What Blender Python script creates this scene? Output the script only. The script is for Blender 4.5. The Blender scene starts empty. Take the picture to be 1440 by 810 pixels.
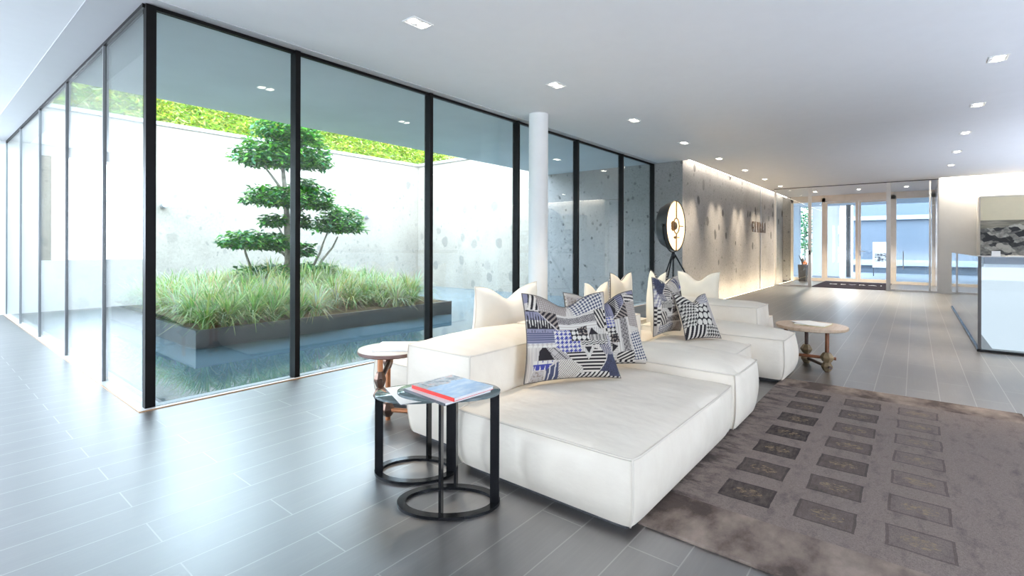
import bpy, bmesh, math, random
from mathutils import Vector, Matrix, noise
R = random.Random(7)
PI = math.pi
S = bpy.context.scene
COL = S.collection

# ------------------------------------------------------------------ dimensions (metres)
CZ = 3.09            # ceiling height
XG, YG = 1.16, 4.554  # glazing lines (short run at X=XG, long run at Y=YG)
XR = 10.55           # right courtyard wall
YE = 12.53           # far courtyard wall
YS = 3.87            # sign wall
XP = 17.65           # entrance partition
XF = 21.0            # entrance facade

# ------------------------------------------------------------------ node helpers
class NT:
    def __init__(s, name):
        s.m = bpy.data.materials.new(name); s.m.use_nodes = True
        s.t = s.m.node_tree; s.t.nodes.clear()
        s.out = s.t.nodes.new('ShaderNodeOutputMaterial')
    def n(s, kind, **kw):
        nd = s.t.nodes.new('ShaderNode' + kind)
        for k, v in kw.items():
            if k in nd.inputs: s.put(nd.inputs[k], v)
            else: setattr(nd, k, v)
        return nd
    def put(s, sock, v):
        if hasattr(v, 'is_output'): s.t.links.new(v, sock)
        elif hasattr(v, 'outputs'): s.t.links.new(v.outputs[0], sock)
        else:
            if sock.type == 'RGBA' and len(v) == 3: v = (*v, 1)
            sock.default_value = v
    def math(s, op, a, b=None, c=None, clamp=False):
        nd = s.t.nodes.new('ShaderNodeMath'); nd.operation = op; nd.use_clamp = clamp
        s.put(nd.inputs[0], a)
        if b is not None: s.put(nd.inputs[1], b)
        if c is not None: s.put(nd.inputs[2], c)
        return nd.outputs[0]
    def ramp(s, fac, stops):
        nd = s.t.nodes.new('ShaderNodeValToRGB'); s.put(nd.inputs[0], fac)
        e = nd.color_ramp.elements
        while len(e) < len(stops): e.new(0.5)
        for el, (p, c) in zip(e, stops):
            el.position = p; el.color = (*c, 1) if len(c) == 3 else c
        return nd.outputs[0]
    def mix(s, fac, a, b, blend='MIX'):
        nd = s.t.nodes.new('ShaderNodeMix'); nd.data_type = 'RGBA'; nd.blend_type = blend
        s.put(nd.inputs[0], fac); s.put(nd.inputs[6], a); s.put(nd.inputs[7], b)
        return nd.outputs[2]
    def co(s, kind='Object'):
        return s.n('TexCoord').outputs[kind]
    def mapping(s, v, scale=(1, 1, 1), rot=(0, 0, 0), loc=(0, 0, 0)):
        nd = s.n('Mapping'); s.put(nd.inputs['Vector'], v)
        nd.inputs['Scale'].default_value = scale; nd.inputs['Rotation'].default_value = rot
        nd.inputs['Location'].default_value = loc
        return nd.outputs[0]
    def noise(s, v, scale, detail=4, rough=.55, col=False):
        nd = s.n('TexNoise'); s.put(nd.inputs['Vector'], v)
        nd.inputs['Scale'].default_value = scale; nd.inputs['Detail'].default_value = detail
        nd.inputs['Roughness'].default_value = rough
        return nd.outputs[1 if col else 0]
    def bump(s, h, strength=.3, dist=.01):
        nd = s.n('Bump'); s.put(nd.inputs['Height'], h)
        nd.inputs['Strength'].default_value = strength; nd.inputs['Distance'].default_value = dist
        return nd.outputs[0]
    def bsdf(s, **kw):
        nd = s.n('BsdfPrincipled')
        for k, v in kw.items():
            s.put(nd.inputs[k.replace('_', ' ')], v)
        s.t.links.new(nd.outputs[0], s.out.inputs[0])
        return nd
    def surf(s, sh): s.t.links.new(sh.outputs[0] if hasattr(sh, 'outputs') else sh, s.out.inputs[0])

def simple(name, col, rough=.5, metal=0., spec=.5, var=.04, vs=6., bump=0., bs=60.):
    m = NT(name); c = m.co()
    nz = m.noise(c, vs, 3)
    lo = tuple(max(0, k * (1 - var)) for k in col); hi = tuple(min(1, k * (1 + var)) for k in col)
    kw = dict(Base_Color=m.ramp(nz, [(.3, lo), (.7, hi)]), Roughness=rough, Metallic=metal, Specular_IOR_Level=spec)
    if bump: kw['Normal'] = m.bump(m.noise(c, bs, 3), bump, .004)
    m.bsdf(**kw); return m.m

def emit(name, col, strength):
    m = NT(name); m.surf(m.n('Emission', Color=col, Strength=strength)); return m.m

def glass(name, tint, ior=1.5, extra=0.0):
    m = NT(name)
    fr = m.n('Fresnel'); bf = m.n('NewGeometry').outputs['Backfacing']      # same reflectance on both faces of the sheet
    m.put(fr.inputs['IOR'], m.math('ADD', ior, m.math('MULTIPLY', bf, 1. / ior - ior)))
    f = m.math('ADD', fr.outputs[0], extra, clamp=True)
    mx = m.n('MixShader')
    m.put(mx.inputs[0], f)
    m.t.links.new(m.n('BsdfTransparent', Color=tint).outputs[0], mx.inputs[1])
    m.t.links.new(m.n('BsdfGlossy', Color=(1, 1, 1), Roughness=.0).outputs[0], mx.inputs[2])
    m.surf(mx); return m.m

# ------------------------------------------------------------------ materials
M = {}
M['ceiling'] = simple('ceiling_paint', (.80, .80, .82), .75, spec=.2, var=.01)
M['trim_paint'] = simple('trim_paint', (.56, .56, .58), .6, spec=.2, var=.01)
M['soffit'] = simple('soffit_render', (.62, .64, .66), .8, spec=.2, var=.05, vs=1.2)
M['white'] = simple('white_paint', (.80, .79, .78), .6, spec=.3, var=.015)
M['cream_paint'] = simple('cream_paint', (.80, .77, .72), .6, spec=.3, var=.015)
M['black_metal'] = simple('black_metal', (.007, .007, .008), .22, spec=.25)
M['black_frame'] = simple('black_frame', (.006, .005, .005), .4, spec=.12)
M['grey_fin'] = simple('grey_fin', (.25, .25, .26), .3, spec=.5)
M['sill'] = simple('sill_white', (.78, .77, .74), .4)
M['brass'] = simple('brass_edge', (.55, .33, .18), .35, metal=.8)
M['frame_cream'] = simple('frame_cream', (.80, .71, .62), .5)
M['frame_white'] = simple('frame_white', (.78, .75, .72), .4)
M['paving'] = simple('pool_paving', (.50, .52, .54), .6, var=.1, vs=5)
M['dark_groove'] = simple('dark_groove', (.03, .035, .05), .4)
M['planter_steel'] = simple('planter_steel', (.075, .078, .085), .38, metal=.25, var=.12, vs=3)
M['soil'] = simple('soil', (.20, .13, .07), .95, var=.4, vs=9, bump=.8, bs=30)
M['bank_green'] = simple('bank_green', (.13, .18, .025), .9, var=.5, vs=5)
M['bark'] = simple('bark', (.30, .25, .20), .85, var=.3, vs=14, bump=.8, bs=40)
M['bronze'] = simple('bronze_joint', (.16, .10, .075), .28, metal=.85, var=.2)
M['gilt_bronze'] = simple('gilt_bronze_joint', (.20, .145, .08), .4, metal=.5, var=.2)
M['lamp_bar'] = simple('lamp_bar', (.11, .065, .03), .5)
M['copper'] = simple('copper_rod', (.50, .20, .085), .35, metal=.35, var=.15)
M['darkwood'] = simple('dark_wood_rod', (.05, .02, .012), .4, var=.3, vs=12)
M['redwood'] = simple('red_wood_rod', (.17, .055, .02), .38, var=.25, vs=12)
M['tabletop_glassy'] = simple('pale_tabletop', (.62, .58, .52), .12, spec=.6, var=.05)
M['edge_brown'] = simple('brown_edge', (.16, .09, .07), .3)
M['paper'] = simple('paper', (.82, .81, .79), .6, var=.02)
M['book_white'] = simple('book_white', (.80, .78, .76), .4, var=.03)
M['book_dark'] = simple('book_dark', (.045, .045, .055), .3)
M['red'] = simple('red_spine', (.72, .035, .025), .35)
M['cushion_cream'] = simple('cream_cotton', (.80, .71, .57), .85, spec=.2, var=.03, bump=.15, bs=220)
M['cushion_white'] = simple('ivory_cotton', (.82, .765, .67), .85, spec=.2, var=.03, bump=.15, bs=220)
M['piping_dark'] = simple('dark_piping', (.10, .085, .075), .8)
M['desk_grey'] = simple('desk_counter', (.10, .105, .13), .4)
M['letters'] = simple('bronze_letters', (.10, .065, .04), .35, metal=.4)
M['cove_lit_cream'] = simple('cove_lit_cream', (.84, .74, .52), .5, var=.02)  # cream top of the screen; warm cove light is put into this colour
M['mat'] = simple('entrance_mat', (.014, .010, .016), .95, spec=.1, var=.3, vs=60, bump=.4, bs=200)
M['lavender'] = simple('pale_return', (.62, .62, .70), .12, spec=.6, var=.02)
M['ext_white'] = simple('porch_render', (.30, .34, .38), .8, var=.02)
M['pier_white'] = simple('pier_white', (.78, .80, .82), .8, var=.02)
M['ext_grey'] = simple('porch_grey', (.085, .11, .145), .5, var=.05)
M['ext_floor'] = simple('porch_paving', (.13, .145, .17), .5, var=.08)
M['orange'] = simple('orange_pot', (.75, .22, .04), .5)
M['charcoal'] = simple('charcoal', (.05, .048, .05), .5)
M['lamp_shell'] = simple('lamp_shell', (.030, .027, .026), .5, var=.2)
M['steel'] = simple('steel_grey', (.38, .38, .40), .35, metal=.6)
M['glass_clear'] = glass('window_glass', (.925, .952, .952), 1.45)
M['glass_haze'] = glass('short_run_glass', (.83, .86, .85), 1.42)
M['glass_part'] = glass('partition_glass', (.94, .96, .965), 1.42)
M['glass_desk'] = glass('desk_glass', (.86, .915, .95), 1.5)
M['led_warm'] = emit('led_warm', (1, .80, .50), 9.)
M['led_neutral'] = emit('led_neutral', (1, .93, .82), 9.)
M['lamp_on'] = emit('downlight_lamp', (1, .93, .78), 14.)
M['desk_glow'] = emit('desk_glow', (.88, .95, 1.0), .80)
M['lamp_glow'] = emit('lamp_bulb', (1, .72, .38), 6.)

def mk_floor():
    m = NT('plank_floor'); c = m.co()
    cc = m.mapping(c, loc=(.08, .0 - .055 + .218, 0))
    b = m.n('TexBrick'); m.put(b.inputs['Vector'], cc)
    b.offset = .37; b.offset_frequency = 2; b.squash = 1
    for k, v in (('Scale', 1.), ('Mortar Size', .0028), ('Mortar Smooth', .1), ('Bias', 0.), ('Brick Width', 1.22), ('Row Height', .218)):
        b.inputs[k].default_value = v
    b.inputs['Color1'].default_value = (.0, .0, .0, 1); b.inputs['Color2'].default_value = (1, 1, 1, 1); b.inputs['Mortar'].default_value = (.5, .5, .5, 1)
    bw = m.n('RGBToBW'); m.put(bw.inputs[0], b.outputs['Color'])
    off = m.n('CombineXYZ'); m.put(off.inputs[0], m.math('MULTIPLY', bw.outputs[0], 13.)); m.put(off.inputs[1], m.math('MULTIPLY', bw.outputs[0], 5.))
    va = m.n('VectorMath', operation='ADD'); m.put(va.inputs[0], c); m.put(va.inputs[1], off.outputs[0])
    g1 = m.noise(m.mapping(va.outputs[0], (1.2, 26, 1)), 2.6, 6, .65)
    g2 = m.noise(m.mapping(va.outputs[0], (1, 4.5, 1)), 2.2, 3)
    g = m.math('ADD', m.math('MULTIPLY', g1, .62), m.math('MULTIPLY', g2, .38))
    wood = m.ramp(g, [(.30, (.026, .020, .017)), (.52, (.056, .046, .040)), (.74, (.108, .091, .080))])
    wood = m.mix(.5, wood, m.ramp(bw.outputs[0], [(0, (.75, .75, .75)), (1, (1.2, 1.2, 1.2))]), 'MULTIPLY')
    col = m.mix(b.outputs['Fac'], wood, (.235, .222, .205))
    rough = m.math('ADD', m.math('MULTIPLY', g1, .14), .30)
    h = m.math('SUBTRACT', m.math('MULTIPLY', g1, .35), m.math('MULTIPLY', b.outputs['Fac'], 1.))
    m.bsdf(Base_Color=col, Roughness=rough, IOR=3.1, Specular_IOR_Level=.62, Normal=m.bump(h, .18, .003))
    return m.m
M['floor'] = mk_floor()

def mk_concrete(name, base, dark, amount, stone_scale=2.6, pit=.55):
    m = NT(name); c = m.co()
    w = m.noise(c, 3.5, 2, col=True)
    dv = m.n('VectorMath', operation='MULTIPLY_ADD'); m.put(dv.inputs[0], w); dv.inputs[1].default_value = (.16,) * 3; m.put(dv.inputs[2], c)
    cloud = m.noise(c, .9, 5, .6); fine = m.noise(c, 22, 5, .7)
    lo = tuple(k * .80 for k in base); hi = tuple(min(1, k * 1.13) for k in base)
    col = m.ramp(m.math('ADD', m.math('MULTIPLY', cloud, .55), m.math('MULTIPLY', fine, .45)), [(.36, lo), (.62, hi)])
    def spots(scale, thr_lo, size, seedloc):
        v = m.n('TexVoronoi'); m.put(v.inputs['Vector'], m.mapping(dv.outputs[0], (1.25, 1.25, 1), loc=seedloc)); v.inputs['Scale'].default_value = scale
        sp = m.n('SeparateColor'); m.put(sp.inputs[0], v.outputs['Color'])
        rad = m.math('MULTIPLY', m.math('SUBTRACT', sp.outputs[0], thr_lo, clamp=True), size / (1 - thr_lo))
        return m.math('MULTIPLY', m.math('SUBTRACT', rad, v.outputs['Distance'], clamp=True), 14., clamp=True), sp.outputs[1]
    s1, t1 = spots(stone_scale, .38, .40, (0, 0, 0)); s2, t2 = spots(stone_scale * 3, .45, .38, (3, 1, 7)); s3, t3 = spots(stone_scale * 9, .45, .36, (5, 9, 2))
    col = m.mix(m.math('MULTIPLY', s3, amount * .55), col, dark)
    col = m.mix(m.math('MULTIPLY', s2, m.math('MULTIPLY', t2, amount * .9)), col, dark)
    col = m.mix(m.math('MULTIPLY', s1, m.math('MULTIPLY', m.math('ADD', m.math('MULTIPLY', t1, .6), .3), amount)), col, dark)
    sw, tw = spots(stone_scale * 5, .6, .3, (11, 2, 4))
    col = m.mix(m.math('MULTIPLY', sw, amount * .35), col, tuple(min(1, k * 1.35) for k in base))
    h = m.math('SUBTRACT', m.math('MULTIPLY', fine, .5), m.math('MULTIPLY', s2, pit))
    m.bsdf(Base_Color=col, Roughness=.85, Specular_IOR_Level=.25, Normal=m.bump(h, .35, .012))
    return m.m
M['tuff'] = mk_concrete('tuff_concrete', (.29, .275, .265), (.045, .044, .045), 1.0)
M['court'] = mk_concrete('courtyard_concrete', (.395, .340, .282), (.14, .13, .12), .6, 2.1)
M['coping'] = simple('coping_stone', (.36, .345, .325), .7, var=.06, vs=3)

def mk_sofa():
    m = NT('ivory_leatherette'); c = m.co()
    w1 = m.noise(m.mapping(c, (1, 1, .45)), 3.2, 3, .5)
    w2 = m.noise(m.mapping(c, (1.4, .6, 1), rot=(0, 0, .6)), 7, 4, .55)
    f = m.noise(c, 260, 2)
    h = m.math('ADD', m.math('ADD', m.math('MULTIPLY', w1, 2.2), m.math('MULTIPLY', w2, .7)), m.math('MULTIPLY', f, .03))
    m.bsdf(Base_Color=m.ramp(w2, [(.3, (.78, .69, .575)), (.7, (.83, .745, .63))]), Roughness=.52, Specular_IOR_Level=.35,
           Normal=m.bump(h, .42, .02))
    return m.m
M['sofa'] = mk_sofa()
M['sofa_piping'] = simple('ivory_piping', (.70, .62, .52), .6)

def mk_vcol(name, rough, trans=0., spec=.4):
    m = NT(name); a = m.n('Attribute'); a.attribute_name = 'Col'
    col = a.outputs['Color']
    if trans:
        p = m.n('BsdfPrincipled'); m.put(p.inputs['Base Color'], col); p.inputs['Roughness'].default_value = rough; p.inputs['Specular IOR Level'].default_value = spec
        t = m.n('BsdfTranslucent'); m.put(t.inputs['Color'], col)
        mx = m.n('MixShader'); mx.inputs[0].default_value = trans
        m.t.links.new(p.outputs[0], mx.inputs[1]); m.t.links.new(t.outputs[0], mx.inputs[2]); m.surf(mx)
    else:
        f = m.noise(m.co(), 240, 2)
        m.bsdf(Base_Color=col, Roughness=rough, Specular_IOR_Level=spec, Normal=m.bump(f, .15, .003))
    return m.m
M['leaf'] = mk_vcol('leaf', .35, .3)
M['grass'] = mk_vcol('grass_blade', .5, .35)
M['fabric_pattern'] = mk_vcol('patterned_cotton', .9, 0, .15)

def mk_water():
    m = NT('pool_water'); c = m.co()
    n1 = m.noise(m.mapping(c, (1, 1, 1)), 3.0, 2)
    m.bsdf(Base_Color=(.12, .19, .23), Roughness=.02, IOR=2.5, Specular_IOR_Level=.6, Normal=m.bump(n1, .03, .02))
    return m.m
M['water'] = mk_water()

def mk_rug():
    m = NT('rug_pile'); c = m.co(); sx = m.n('SeparateXYZ'); m.put(sx.inputs[0], c)
    x, y = sx.outputs[0], sx.outputs[1]
    wob = m.noise(c, 6, 2)
    xw = m.math('ADD', x, m.math('MULTIPLY', m.math('SUBTRACT', wob, .5), .022)); yw = m.math('ADD', y, m.math('MULTIPLY', m.math('SUBTRACT', m.noise(m.mapping(c, loc=(4, 7, 0)), 6, 2), .5), .022))
    u = m.math('DIVIDE', m.math('SUBTRACT', xw, 2.575), .343); v = m.math('DIVIDE', m.math('SUBTRACT', yw, -.135), .335)
    fu = m.math('FRACT', u); fv = m.math('FRACT', v)
    def lt(a, b): return m.math('LESS_THAN', a, b)
    def gt(a, b): return m.math('GREATER_THAN', a, b)
    mask = m.math('MULTIPLY', lt(fu, .60), lt(fv, .69))
    for g in (gt(u, 0.), lt(u, 7.), gt(v, 0.), lt(v, 2.9)): mask = m.math('MULTIPLY', mask, g)
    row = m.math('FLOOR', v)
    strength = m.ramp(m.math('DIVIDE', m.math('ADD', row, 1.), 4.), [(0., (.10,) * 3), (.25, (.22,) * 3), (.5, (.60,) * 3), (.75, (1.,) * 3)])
    cell = m.n('CombineXYZ'); m.put(cell.inputs[0], m.math('FLOOR', u)); m.put(cell.inputs[1], row)
    wn = m.n('TexWhiteNoise'); m.put(wn.inputs['Vector'], cell.outputs[0])
    strength = m.math('MULTIPLY', strength, m.math('ADD', m.math('MULTIPLY', wn.outputs[0], .4), .7))
    # edges of each patch
    def edge(f, w):
        a = m.math('ABSOLUTE', m.math('SUBTRACT', f, w / 2)); return gt(a, w / 2 - .035)
    edges = m.math('MULTIPLY', m.math('MAXIMUM', edge(fu, .60), edge(fv, .69)), mask)
    weave = m.noise(m.mapping(c, (1, 3, 1)), 120, 2); weave2 = m.noise(m.mapping(c, (3, 1, 1)), 90, 2)
    cloud = m.noise(m.mapping(c, (1, 1.6, 1)), 2.3, 5, .62); cloud2 = m.noise(m.mapping(c, (1.2, 2.6, 1), loc=(3, 3, 0)), 4.5, 5, .65)
    base = m.ramp(m.math('ADD', m.math('MULTIPLY', weave, .5), m.math('MULTIPLY', weave2, .5)), [(.3, (.128, .097, .083)), (.7, (.245, .197, .172))])
    base = m.mix(m.ramp(cloud2, [(.52, (0,) * 3), (.72, (.55,) * 3)]), base, (.075, .060, .055))
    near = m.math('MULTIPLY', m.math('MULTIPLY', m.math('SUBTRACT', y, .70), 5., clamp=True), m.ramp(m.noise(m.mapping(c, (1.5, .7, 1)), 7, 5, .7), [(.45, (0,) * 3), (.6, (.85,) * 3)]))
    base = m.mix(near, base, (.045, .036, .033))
    # brown-gold border band with dark mottling
    bx = m.math('MAXIMUM', lt(x, 2.44), gt(x, 4.95))
    bcol = m.ramp(cloud, [(.40, (.060, .043, .036)), (.50, (.165, .125, .101)), (.64, (.28, .218, .175))])
    col = m.mix(m.math('MULTIPLY', bx, .85), base, bcol)
    dark = m.ramp(m.noise(m.mapping(c, (1, 3, 1)), 16, 4, .7), [(.3, (.020, .015, .013)), (.7, (.090, .070, .061))])
    col = m.mix(m.math('MULTIPLY', mask, strength), col, dark)
    col = m.mix(m.math('MULTIPLY', edges, .38), col, (.035, .028, .026))
    du = m.math('MULTIPLY', m.math('SUBTRACT', fu, .30), 1.5); dvv = m.math('SUBTRACT', fv, .34)
    d2 = m.math('ADD', m.math('MULTIPLY', du, du), m.math('MULTIPLY', dvv, dvv))
    spot = m.math('MULTIPLY', m.math('MULTIPLY', lt(d2, .042), mask), m.ramp(m.noise(m.mapping(c, (2, 1, 1)), 42, 3, .7), [(.49, (0,) * 3), (.62, (1,) * 3)]))
    col = m.mix(m.math('MULTIPLY', spot, .7), col, (.27, .195, .11))
    h = m.math('ADD', m.math('MULTIPLY', m.math('ADD', weave, weave2), .3), m.math('SUBTRACT', 0., m.math('MULTIPLY', edges, .8)))
    m.bsdf(Base_Color=col, Roughness=.95, Specular_IOR_Level=.1, Normal=m.bump(h, .5, .006))
    return m.m
M['rug'] = mk_rug()

def mk_wood(name, a, b):
    m = NT(name); c = m.co()
    g = m.noise(m.mapping(c, (2, 30, 2), rot=(0, 0, .7)), 2, 5, .6)
    m.bsdf(Base_Color=m.ramp(g, [(.3, a), (.7, b)]), Roughness=.35, Specular_IOR_Level=.5); return m.m
M['oak_top'] = mk_wood('oak_top', (.40, .28, .19), (.52, .39, .28))

def mk_photo():
    m = NT('harbour_print'); c = m.co(); sx = m.n('SeparateXYZ'); m.put(sx.inputs[0], c)
    z = sx.outputs[2]; y = sx.outputs[1]
    line = m.math('ADD', 1.52, m.math('MULTIPLY', y, -.13))
    sky = m.ramp(m.noise(m.mapping(c, (1, .8, 5)), 3, 4), [(.35, (.13, .115, .085)), (.65, (.34, .31, .24))])
    v = m.n('TexVoronoi'); v.distance = 'CHEBYCHEV'; m.put(v.inputs['Vector'], m.mapping(c, (1, 1, 1.6), rot=(.5, 0, 0))); v.inputs['Scale'].default_value = 5.5
    bw = m.n('RGBToBW'); m.put(bw.inputs[0], v.outputs['Color'])
    town = m.ramp(m.math('MULTIPLY', bw.outputs[0], m.math('ADD', .55, m.math('MULTIPLY', m.noise(c, 14, 4), .8))), [(.25, (.02, .02, .02)), (.5, (.12, .115, .105)), (.75, (.5, .47, .40))])
    f = m.math('GREATER_THAN', m.math('ADD', z, m.math('MULTIPLY', m.math('SUBTRACT', m.noise(c, 5, 4), .5), .25)), line)
    m.bsdf(Base_Color=m.mix(f, town, sky), Roughness=.5, Specular_IOR_Level=.3); return m.m
M['photo'] = mk_photo()

def mk_cover():
    m = NT('magazine_cover'); c = m.co('Generated'); n = m.noise(m.mapping(c, (1, 2, 1), rot=(0, 0, .6)), 2.4, 3)
    sx = m.n('SeparateXYZ'); m.put(sx.inputs[0], c)
    blue = m.ramp(n, [(.35, (.52, .60, .68)), (.55, (.28, .42, .60)), (.7, (.62, .66, .70))])
    rock = m.ramp(m.noise(c, 7, 4), [(.4, (.12, .11, .11)), (.55, (.42, .40, .39)), (.66, (.62, .25, .13)), (.75, (.5, .48, .46))])
    f = m.math('GREATER_THAN', m.math('ADD', sx.outputs[1], m.math('MULTIPLY', n, .35)), .86)
    m.bsdf(Base_Color=m.mix(f, blue, rock), Roughness=.3, Specular_IOR_Level=.3); return m.m
M['cover_photo'] = mk_cover()

# ------------------------------------------------------------------ mesh builder
class MB:
    def __init__(s): s.v = []; s.f = []; s.c = []
    def add(s, vs, fs, col=None):
        o = len(s.v); s.v += [tuple(p) for p in vs]; s.f += [tuple(i + o for i in f) for f in fs]
        s.c += [col or (1, 1, 1)] * len(vs); return s
    def box(s, x0, x1, y0, y1, z0, z1):
        return s.add([(x0, y0, z0), (x1, y0, z0), (x1, y1, z0), (x0, y1, z0), (x0, y0, z1), (x1, y0, z1), (x1, y1, z1), (x0, y1, z1)],
                     [(3, 2, 1, 0), (4, 5, 6, 7), (0, 1, 5, 4), (1, 2, 6, 5), (2, 3, 7, 6), (3, 0, 4, 7)])
    def obox(s, c, ax, ay, az):     # oriented box from half-axis vectors
        c, ax, ay, az = map(Vector, (c, ax, ay, az)); vs = []
        for k in (-1, 1):
            for i, j in ((-1, -1), (1, -1), (1, 1), (-1, 1)): vs.append(c + ax * i + ay * j + az * k)
        return s.add(vs, [(3, 2, 1, 0), (4, 5, 6, 7), (0, 1, 5, 4), (1, 2, 6, 5), (2, 3, 7, 6), (3, 0, 4, 7)])
    def tube(s, pts, r, n=8, closed=False, caps=True):
        pts = [Vector(p) for p in pts]; N = len(pts); rs = r if isinstance(r, (list, tuple)) else [r] * N
        prev = None; rings = []
        for i, p in enumerate(pts):
            a = pts[(i - 1) % N] if (closed or i > 0) else p; b = pts[(i + 1) % N] if (closed or i < N - 1) else p
            t = (b - a).normalized() if (b - a).length > 1e-9 else Vector((0, 0, 1))
            if prev is None:
                u = t.cross(Vector((0, 0, 1)))
                if u.length < .05: u = t.cross(Vector((1, 0, 0)))
            else: u = prev - t * prev.dot(t)
            u.normalize(); prev = u; w = t.cross(u)
            rings.append([p + (u * math.cos(2 * PI * k / n) + w * math.sin(2 * PI * k / n)) * rs[i] for k in range(n)])
        vs = [q for rg in rings for q in rg]; fs = []
        for i in range(N if closed else N - 1):
            j = (i + 1) % N
            for k in range(n): fs.append((i * n + k, i * n + (k + 1) % n, j * n + (k + 1) % n, j * n + k))
        if caps and not closed: fs += [tuple(range(n - 1, -1, -1)), tuple((N - 1) * n + k for k in range(n))]
        return s.add(vs, fs)
    def lathe(s, prof, c=(0, 0, 0), n=40, ax=None, cap0=False, cap1=False):   # prof: (r, h); ax: 3 vectors
        e1, e2, e3 = ax or (Vector((1, 0, 0)), Vector((0, 1, 0)), Vector((0, 0, 1))); c = Vector(c); vs = []; fs = []
        for r, h in prof:
            for k in range(n): a = 2 * PI * k / n; vs.append(c + e1 * (r * math.cos(a)) + e2 * (r * math.sin(a)) + e3 * h)
        for i in range(len(prof) - 1):
            for k in range(n): fs.append((i * n + k, i * n + (k + 1) % n, (i + 1) * n + (k + 1) % n, (i + 1) * n + k))
        if cap0: fs.append(tuple(range(n - 1, -1, -1)))
        if cap1: fs.append(tuple((len(prof) - 1) * n + k for k in range(n)))
        return s.add(vs, fs)
    def ring(s, c, e1, e2, inner, z0, z1, n=72):   # elliptical flat ring, inner = fraction-free inset
        a, b = e1.length, e2.length; c = Vector(c); u = e1.normalized(); w = e2.normalized(); vs = []
        for rr, z in ((0, z0), (0, z1), (inner, z1), (inner, z0)):
            for k in range(n):
                t = 2 * PI * k / n; vs.append(c + u * ((a - rr) * math.cos(t)) + w * ((b - rr) * math.sin(t)) + Vector((0, 0, z)))
        fs = []
        for i in range(4):
            j = (i + 1) % 4
            for k in range(n): fs.append((i * n + k, i * n + (k + 1) % n, j * n + (k + 1) % n, j * n + k))
        return s.add(vs, fs)
    def build(s, name, mat, parent=None, smooth=False, angle=None, bevel=0, col=False):
        me = bpy.data.meshes.new(name); me.from_pydata(s.v, [], s.f)
        if bevel:
            bm = bmesh.new(); bm.from_mesh(me)
            bmesh.ops.bevel(bm, geom=list(bm.edges), offset=bevel, segments=2, affect='EDGES', profile=.6, clamp_overlap=True)
            bm.to_mesh(me); bm.free()
        if col:
            at = me.attributes.new('Col', 'FLOAT_COLOR', 'POINT')
            at.data.foreach_set('color', [q for c in s.c for q in (*c, 1.)])
        bm = bmesh.new(); bm.from_mesh(me)
        if not col: bmesh.ops.recalc_face_normals(bm, faces=bm.faces)
        bm.to_mesh(me); bm.free()
        if smooth:
            me.polygons.foreach_set('use_smooth', [True] * len(me.polygons))
            if angle: me.set_sharp_from_angle(angle=math.radians(angle))
        me.materials.append(M[mat] if isinstance(mat, str) else mat)
        o = bpy.data.objects.new(name, me); COL.objects.link(o)
        if parent is not None:
            o.parent = parent; o.matrix_parent_inverse = Matrix.Translation(-parent.location) if parent.parent is None else Matrix()
            if parent.parent is None and parent.rotation_euler[2]: pass
        return o

def tag(o, label=None, cat=None, group=None, kind=None):
    if label: o['label'] = label
    if cat: o['category'] = cat
    if group: o['group'] = group
    if kind: o['kind'] = kind
    return o
def thing(name, loc, label, cat, group=None):
    o = bpy.data.objects.new(name, None); COL.objects.link(o); o.location = loc; o.empty_display_size = .1
    return tag(o, label, cat, group)
def struct(o): o['kind'] = 'structure'; return o
def V(*a): return Vector(a)

# ================================================================== SETTING
fl = MB()
fl.box(-4, XG - .05, -6, YE, -.15, 0).box(XG - .05, XR, -6, YG - .085, -.15, 0).box(XR, XF, -6, 3.5, -.15, 0)
struct(fl.build('floor', 'floor'))
cl = MB()
cl.box(-4, XG + .02, -6, YE, CZ, 3.5).box(XG + .02, XR, -6, YG + .03, CZ, 3.5).box(XR, 17.45, -6, 3.72, CZ, 3.5).box(17.45, XF + .2, -.5, 3.72, CZ, 3.5)
cl.box(XR, XF + .2, 3.72, 3.92, 3.22, 3.5).box(17.45, 17.8, -6, -.5, 3.22, 3.5)
struct(cl.build('ceiling', 'ceiling'))
struct(MB().box(XG + .02, XR, YG + .03, 7.4, CZ, 3.5).build('soffit', 'soffit'))
struct(MB().box(XG - .30, XG - .012, YG - .13, YE, CZ - .004, CZ + .02).build('trim_1', 'trim_paint'))
struct(MB().box(XG - .012, XR, YG - .13, YG - .012, CZ - .004, CZ + .02).build('trim_2', 'trim_paint'))
# walls of the courtyard
wb = struct(MB().box(XG - .6, XR + .5, YE, YE + .45, -.6, 3.80).build('wall_back', 'court'))
wr = struct(MB().box(XR, XR + .45, 7.4, YE, -.6, 3.80).build('wall_right', 'court'))
struct(MB().box(XR, XR + .45, YG, 7.4, -.6, CZ + .3).build('wall_right_covered', 'tuff'))
cp = MB().box(XG - .6, XR + .5, YE - .05, YE + .5, 3.80, 3.88).box(XR - .05, XR + .5, 7.4, YE - .05, 3.80, 3.88)
struct(cp.build('trim_3', 'coping'))
struct(MB().box(XR, XF + .2, YS, YG, -.5, 3.3).build('wall_sign', 'tuff'))
struct(MB().box(10.56, XF, 3.5, YS, -.25, -.2).build('trim_4', 'white'))     # floor trench beside the sign wall
# white end wall of the left corridor, with an unseen opening added to brighten the floor
we = MB().box(.75, XG - .02, YE - .02, YE + .4, -.15, 3.3).box(-4, -2.7, YE - .02, YE + .4, -.15, 3.3).box(-2.7, .75, YE - .02, YE + .4, 2.9, 3.3).box(-2.7, .75, YE - .02, YE + .4, -.15, .95)
struct(we.build('wall_left_end', 'white'))
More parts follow.
